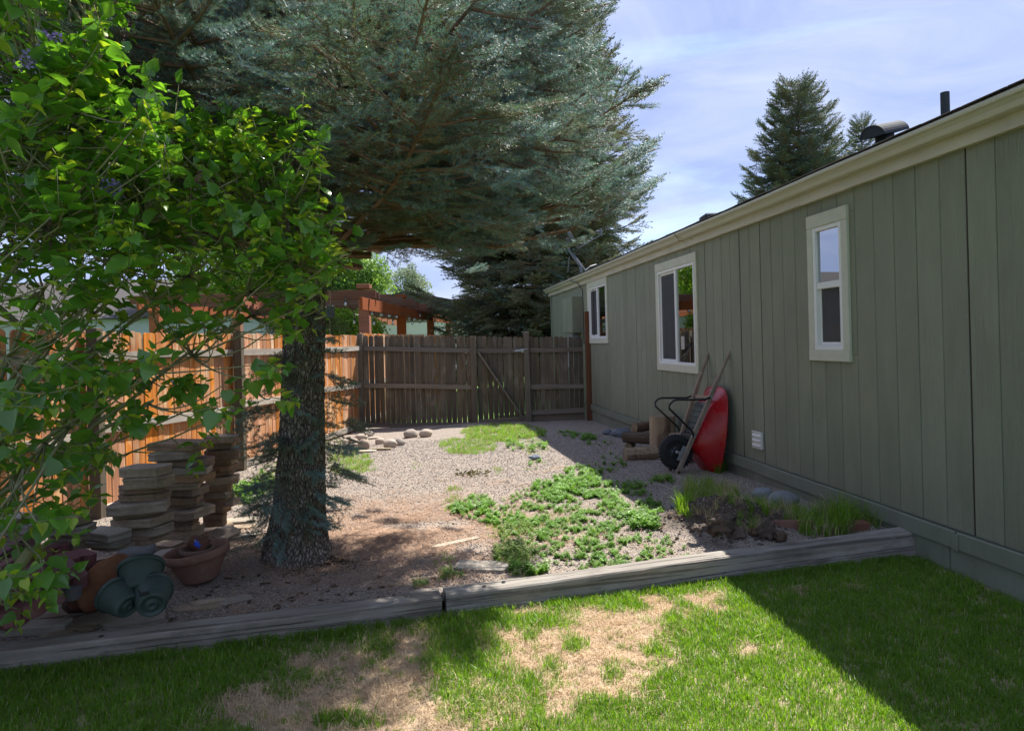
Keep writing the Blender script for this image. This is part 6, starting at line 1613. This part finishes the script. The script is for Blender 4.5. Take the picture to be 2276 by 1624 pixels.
# ------------------------------------------------------------------ dirt heap and clods
def clods(name, label, items, mat, cat):
    random.seed(12)
    for i, (px, py, w, h, lb) in enumerate(items): rock(name, px, py, w, h, mat, 80+i, lb, 'clods of dug soil on the heap', ang=True, cat=cat, sink=.45, q=.7, amp=.42, fr=2.6)
clods('soil_clod', '', [(1612, 1178, 60, 42, 'largest crumbly brown clod on top of the soil heap'), (1590, 1185, 34, 26, 'crumbly clod left of the largest one on the heap'), (1640, 1196, 44, 30, 'low brown clod right of the largest one'), (1710, 1200, 44, 46, 'upright split clod at the right end of the soil heap'), (1738, 1205, 30, 30, 'rough clod leaning beside the upright split one'), (1556, 1180, 40, 16, 'flattened dark clod at the left end of the heap'), (1680, 1190, 30, 18, 'small clod between the largest and the upright one')], 'clod', 'soil clod')
random.seed(13); m_ = MB()
for k in range(420):
    x, y = random.gauss(1.55, .30), random.gauss(4.85, .18)
    if y < timbery(x)+.15 or x > wallx(y)-.05: continue
    b = blob(.5, .5, .4, k, .5, 2., ns=5, nr=3); s = rr(.008, .035); z = G(x, y)
    m_.add([(x+a*s, y+b_*s, z+c*s-.004) for a, b_, c in b.v], b.f)
obj('loose_soil', m_, 'soil', kind='stuff')
# curved brick-red edging pieces
def arcblock(px, py, r_, a0, a1, yaw, label, mat='brick_red', tilt=0.):
    p = ong(px, py); m_ = MB(); out = [(r_*math.cos(a0+(a1-a0)*i/10), r_*math.sin(a0+(a1-a0)*i/10)) for i in range(11)]+[((r_-.08)*math.cos(a1-(a1-a0)*i/10), (r_-.08)*math.sin(a1-(a1-a0)*i/10)) for i in range(11)]
    c = (sum(a for a, b in out)/22, sum(b for a, b in out)/22); out = [(a-c[0], b-c[1]) for a, b in out]
    m_.prism(out, -.02, .045, None, .006); o = bpy.data.objects.new('edging_block', m_.mesh('edging_block', [mat])); COL.objects.link(o); o.location = (p.x, p.y+.05, p.z+.01); o.rotation_euler = (tilt, .0, yaw); return tag(o, label, 'edging block')
arcblock(1765, 1178, .26, .5, 1.7, .2, 'curved brick red edging block right of the soil heap', tilt=-.15)
arcblock(1868, 1188, .5, 1.2, 1.7, .35, 'flat brick red edging piece under the grass near the timber end')
arcblock(1915, 1180, .5, 1.3, 1.6, .3, 'short brick red edging piece beside the dry grass clump at the wall', 'terracotta_dark')
# ------------------------------------------------------------------ bark, sticks, dead plant
random.seed(17); m_ = MB()
for k in range(150):
    x, y = rr(-2.9, 1.2), rr(3.5, 6.2)
    if k < 70: x, y = random.gauss(-1.35, .5), random.gauss(3.85, .22)
    if y < timbery(x)+.16: continue
    b = blob(.5, .22, .14, k, .5, 2., ns=6, nr=3); s = rr(.015, .06); a = rr(0, 6.28); z = G(x, y)
    m_.add([(x+(p*math.cos(a)-q*math.sin(a))*s, y+(p*math.sin(a)+q*math.cos(a))*s, z+c*s) for p, q, c in b.v], b.f)
obj('bark_chips', m_, 'bark_chip', kind='stuff')
m_ = MB()
for k in range(240):
    x, y = rr(-2.6, 1.6), rr(3.5, 9.)
    if y < timbery(x)+.16: continue
    a = rr(0, 6.28); l_ = rr(.03, .14); z = G(x, y)+.006; d = Vector((math.cos(a), math.sin(a), rr(-.02, .1)))*l_; p = Vector((x, y, z)); m_.tube([p, p+d*.5+Vector((rr(-.01, .01), rr(-.01, .01), .006)), p+d], [.0022, .0018, .001], 4)
obj('fallen_twigs', m_, 'twig', kind='stuff')
st = MB(); p, q = ong(1208, 1052), ong(1262, 1043); st.tube([p+Vector((0, 0, .01)), p.lerp(q, .5)+Vector((0, 0, .05)), q+Vector((0, 0, .03))], [.006, .005, .003], 6); s_ = obj('dry_stick', st, 'straw', org=tuple(p)); tag(s_, 'thin pale dry stick lying on the gravel by the shadow line', 'stick')
random.seed(23)
dp_ = ong(1048, 1058); dw = thing('dead_weed', 'wilted dark brown pulled weed lying on the bright gravel', 'plant', tuple(dp_)); m_ = MB()
for k in range(46):
    a = rr(0, 6.28); r_ = rr(.02, .22); c = dp_+Vector((r_*math.cos(a), r_*.45*math.sin(a), rr(.0, .06))); d = Vector((rr(-1, 1), rr(-1, 1), rr(-.3, .8))).normalized()*rr(.03, .07); x = d.orthogonal().normalized()*.012
    m_.add([c, c+d*.5+x, c+d, c+d*.5-x], [(0, 1, 2, 3)])
M['dead_leaf'] = foliage('dead_leaf', (.10, .09, .03), (.05, .04, .02), .15, .8, .1); obj('leaves', m_, 'dead_leaf', dw)
m_ = MB(); m_.tube([dp_+Vector((-.15, 0, .01)), dp_+Vector((0, .02, .04)), dp_+Vector((.16, 0, .02))], .004, 5); obj('stem', m_, 'twig', dw)
for i, (px, py, w, h, lb) in enumerate([(1190, 1022, 26, 12, 'dark crumpled scrap lying on the gravel near the weeds'), (1500, 1130, 20, 10, 'dark bluish shard at the edge of the shade'), (1395, 1005, 24, 8, 'flat dark stone below the woodpile'), (440, 1285, 26, 10, 'dark bark lump right below the terracotta bowl')]):
    rock('stone_scrap', px, py, w, h, 'rock_blue' if i < 3 else 'bark_chip', 60+i, lb, ang=True, cat='stone')
# hollow beside the trunk
m_ = MB()
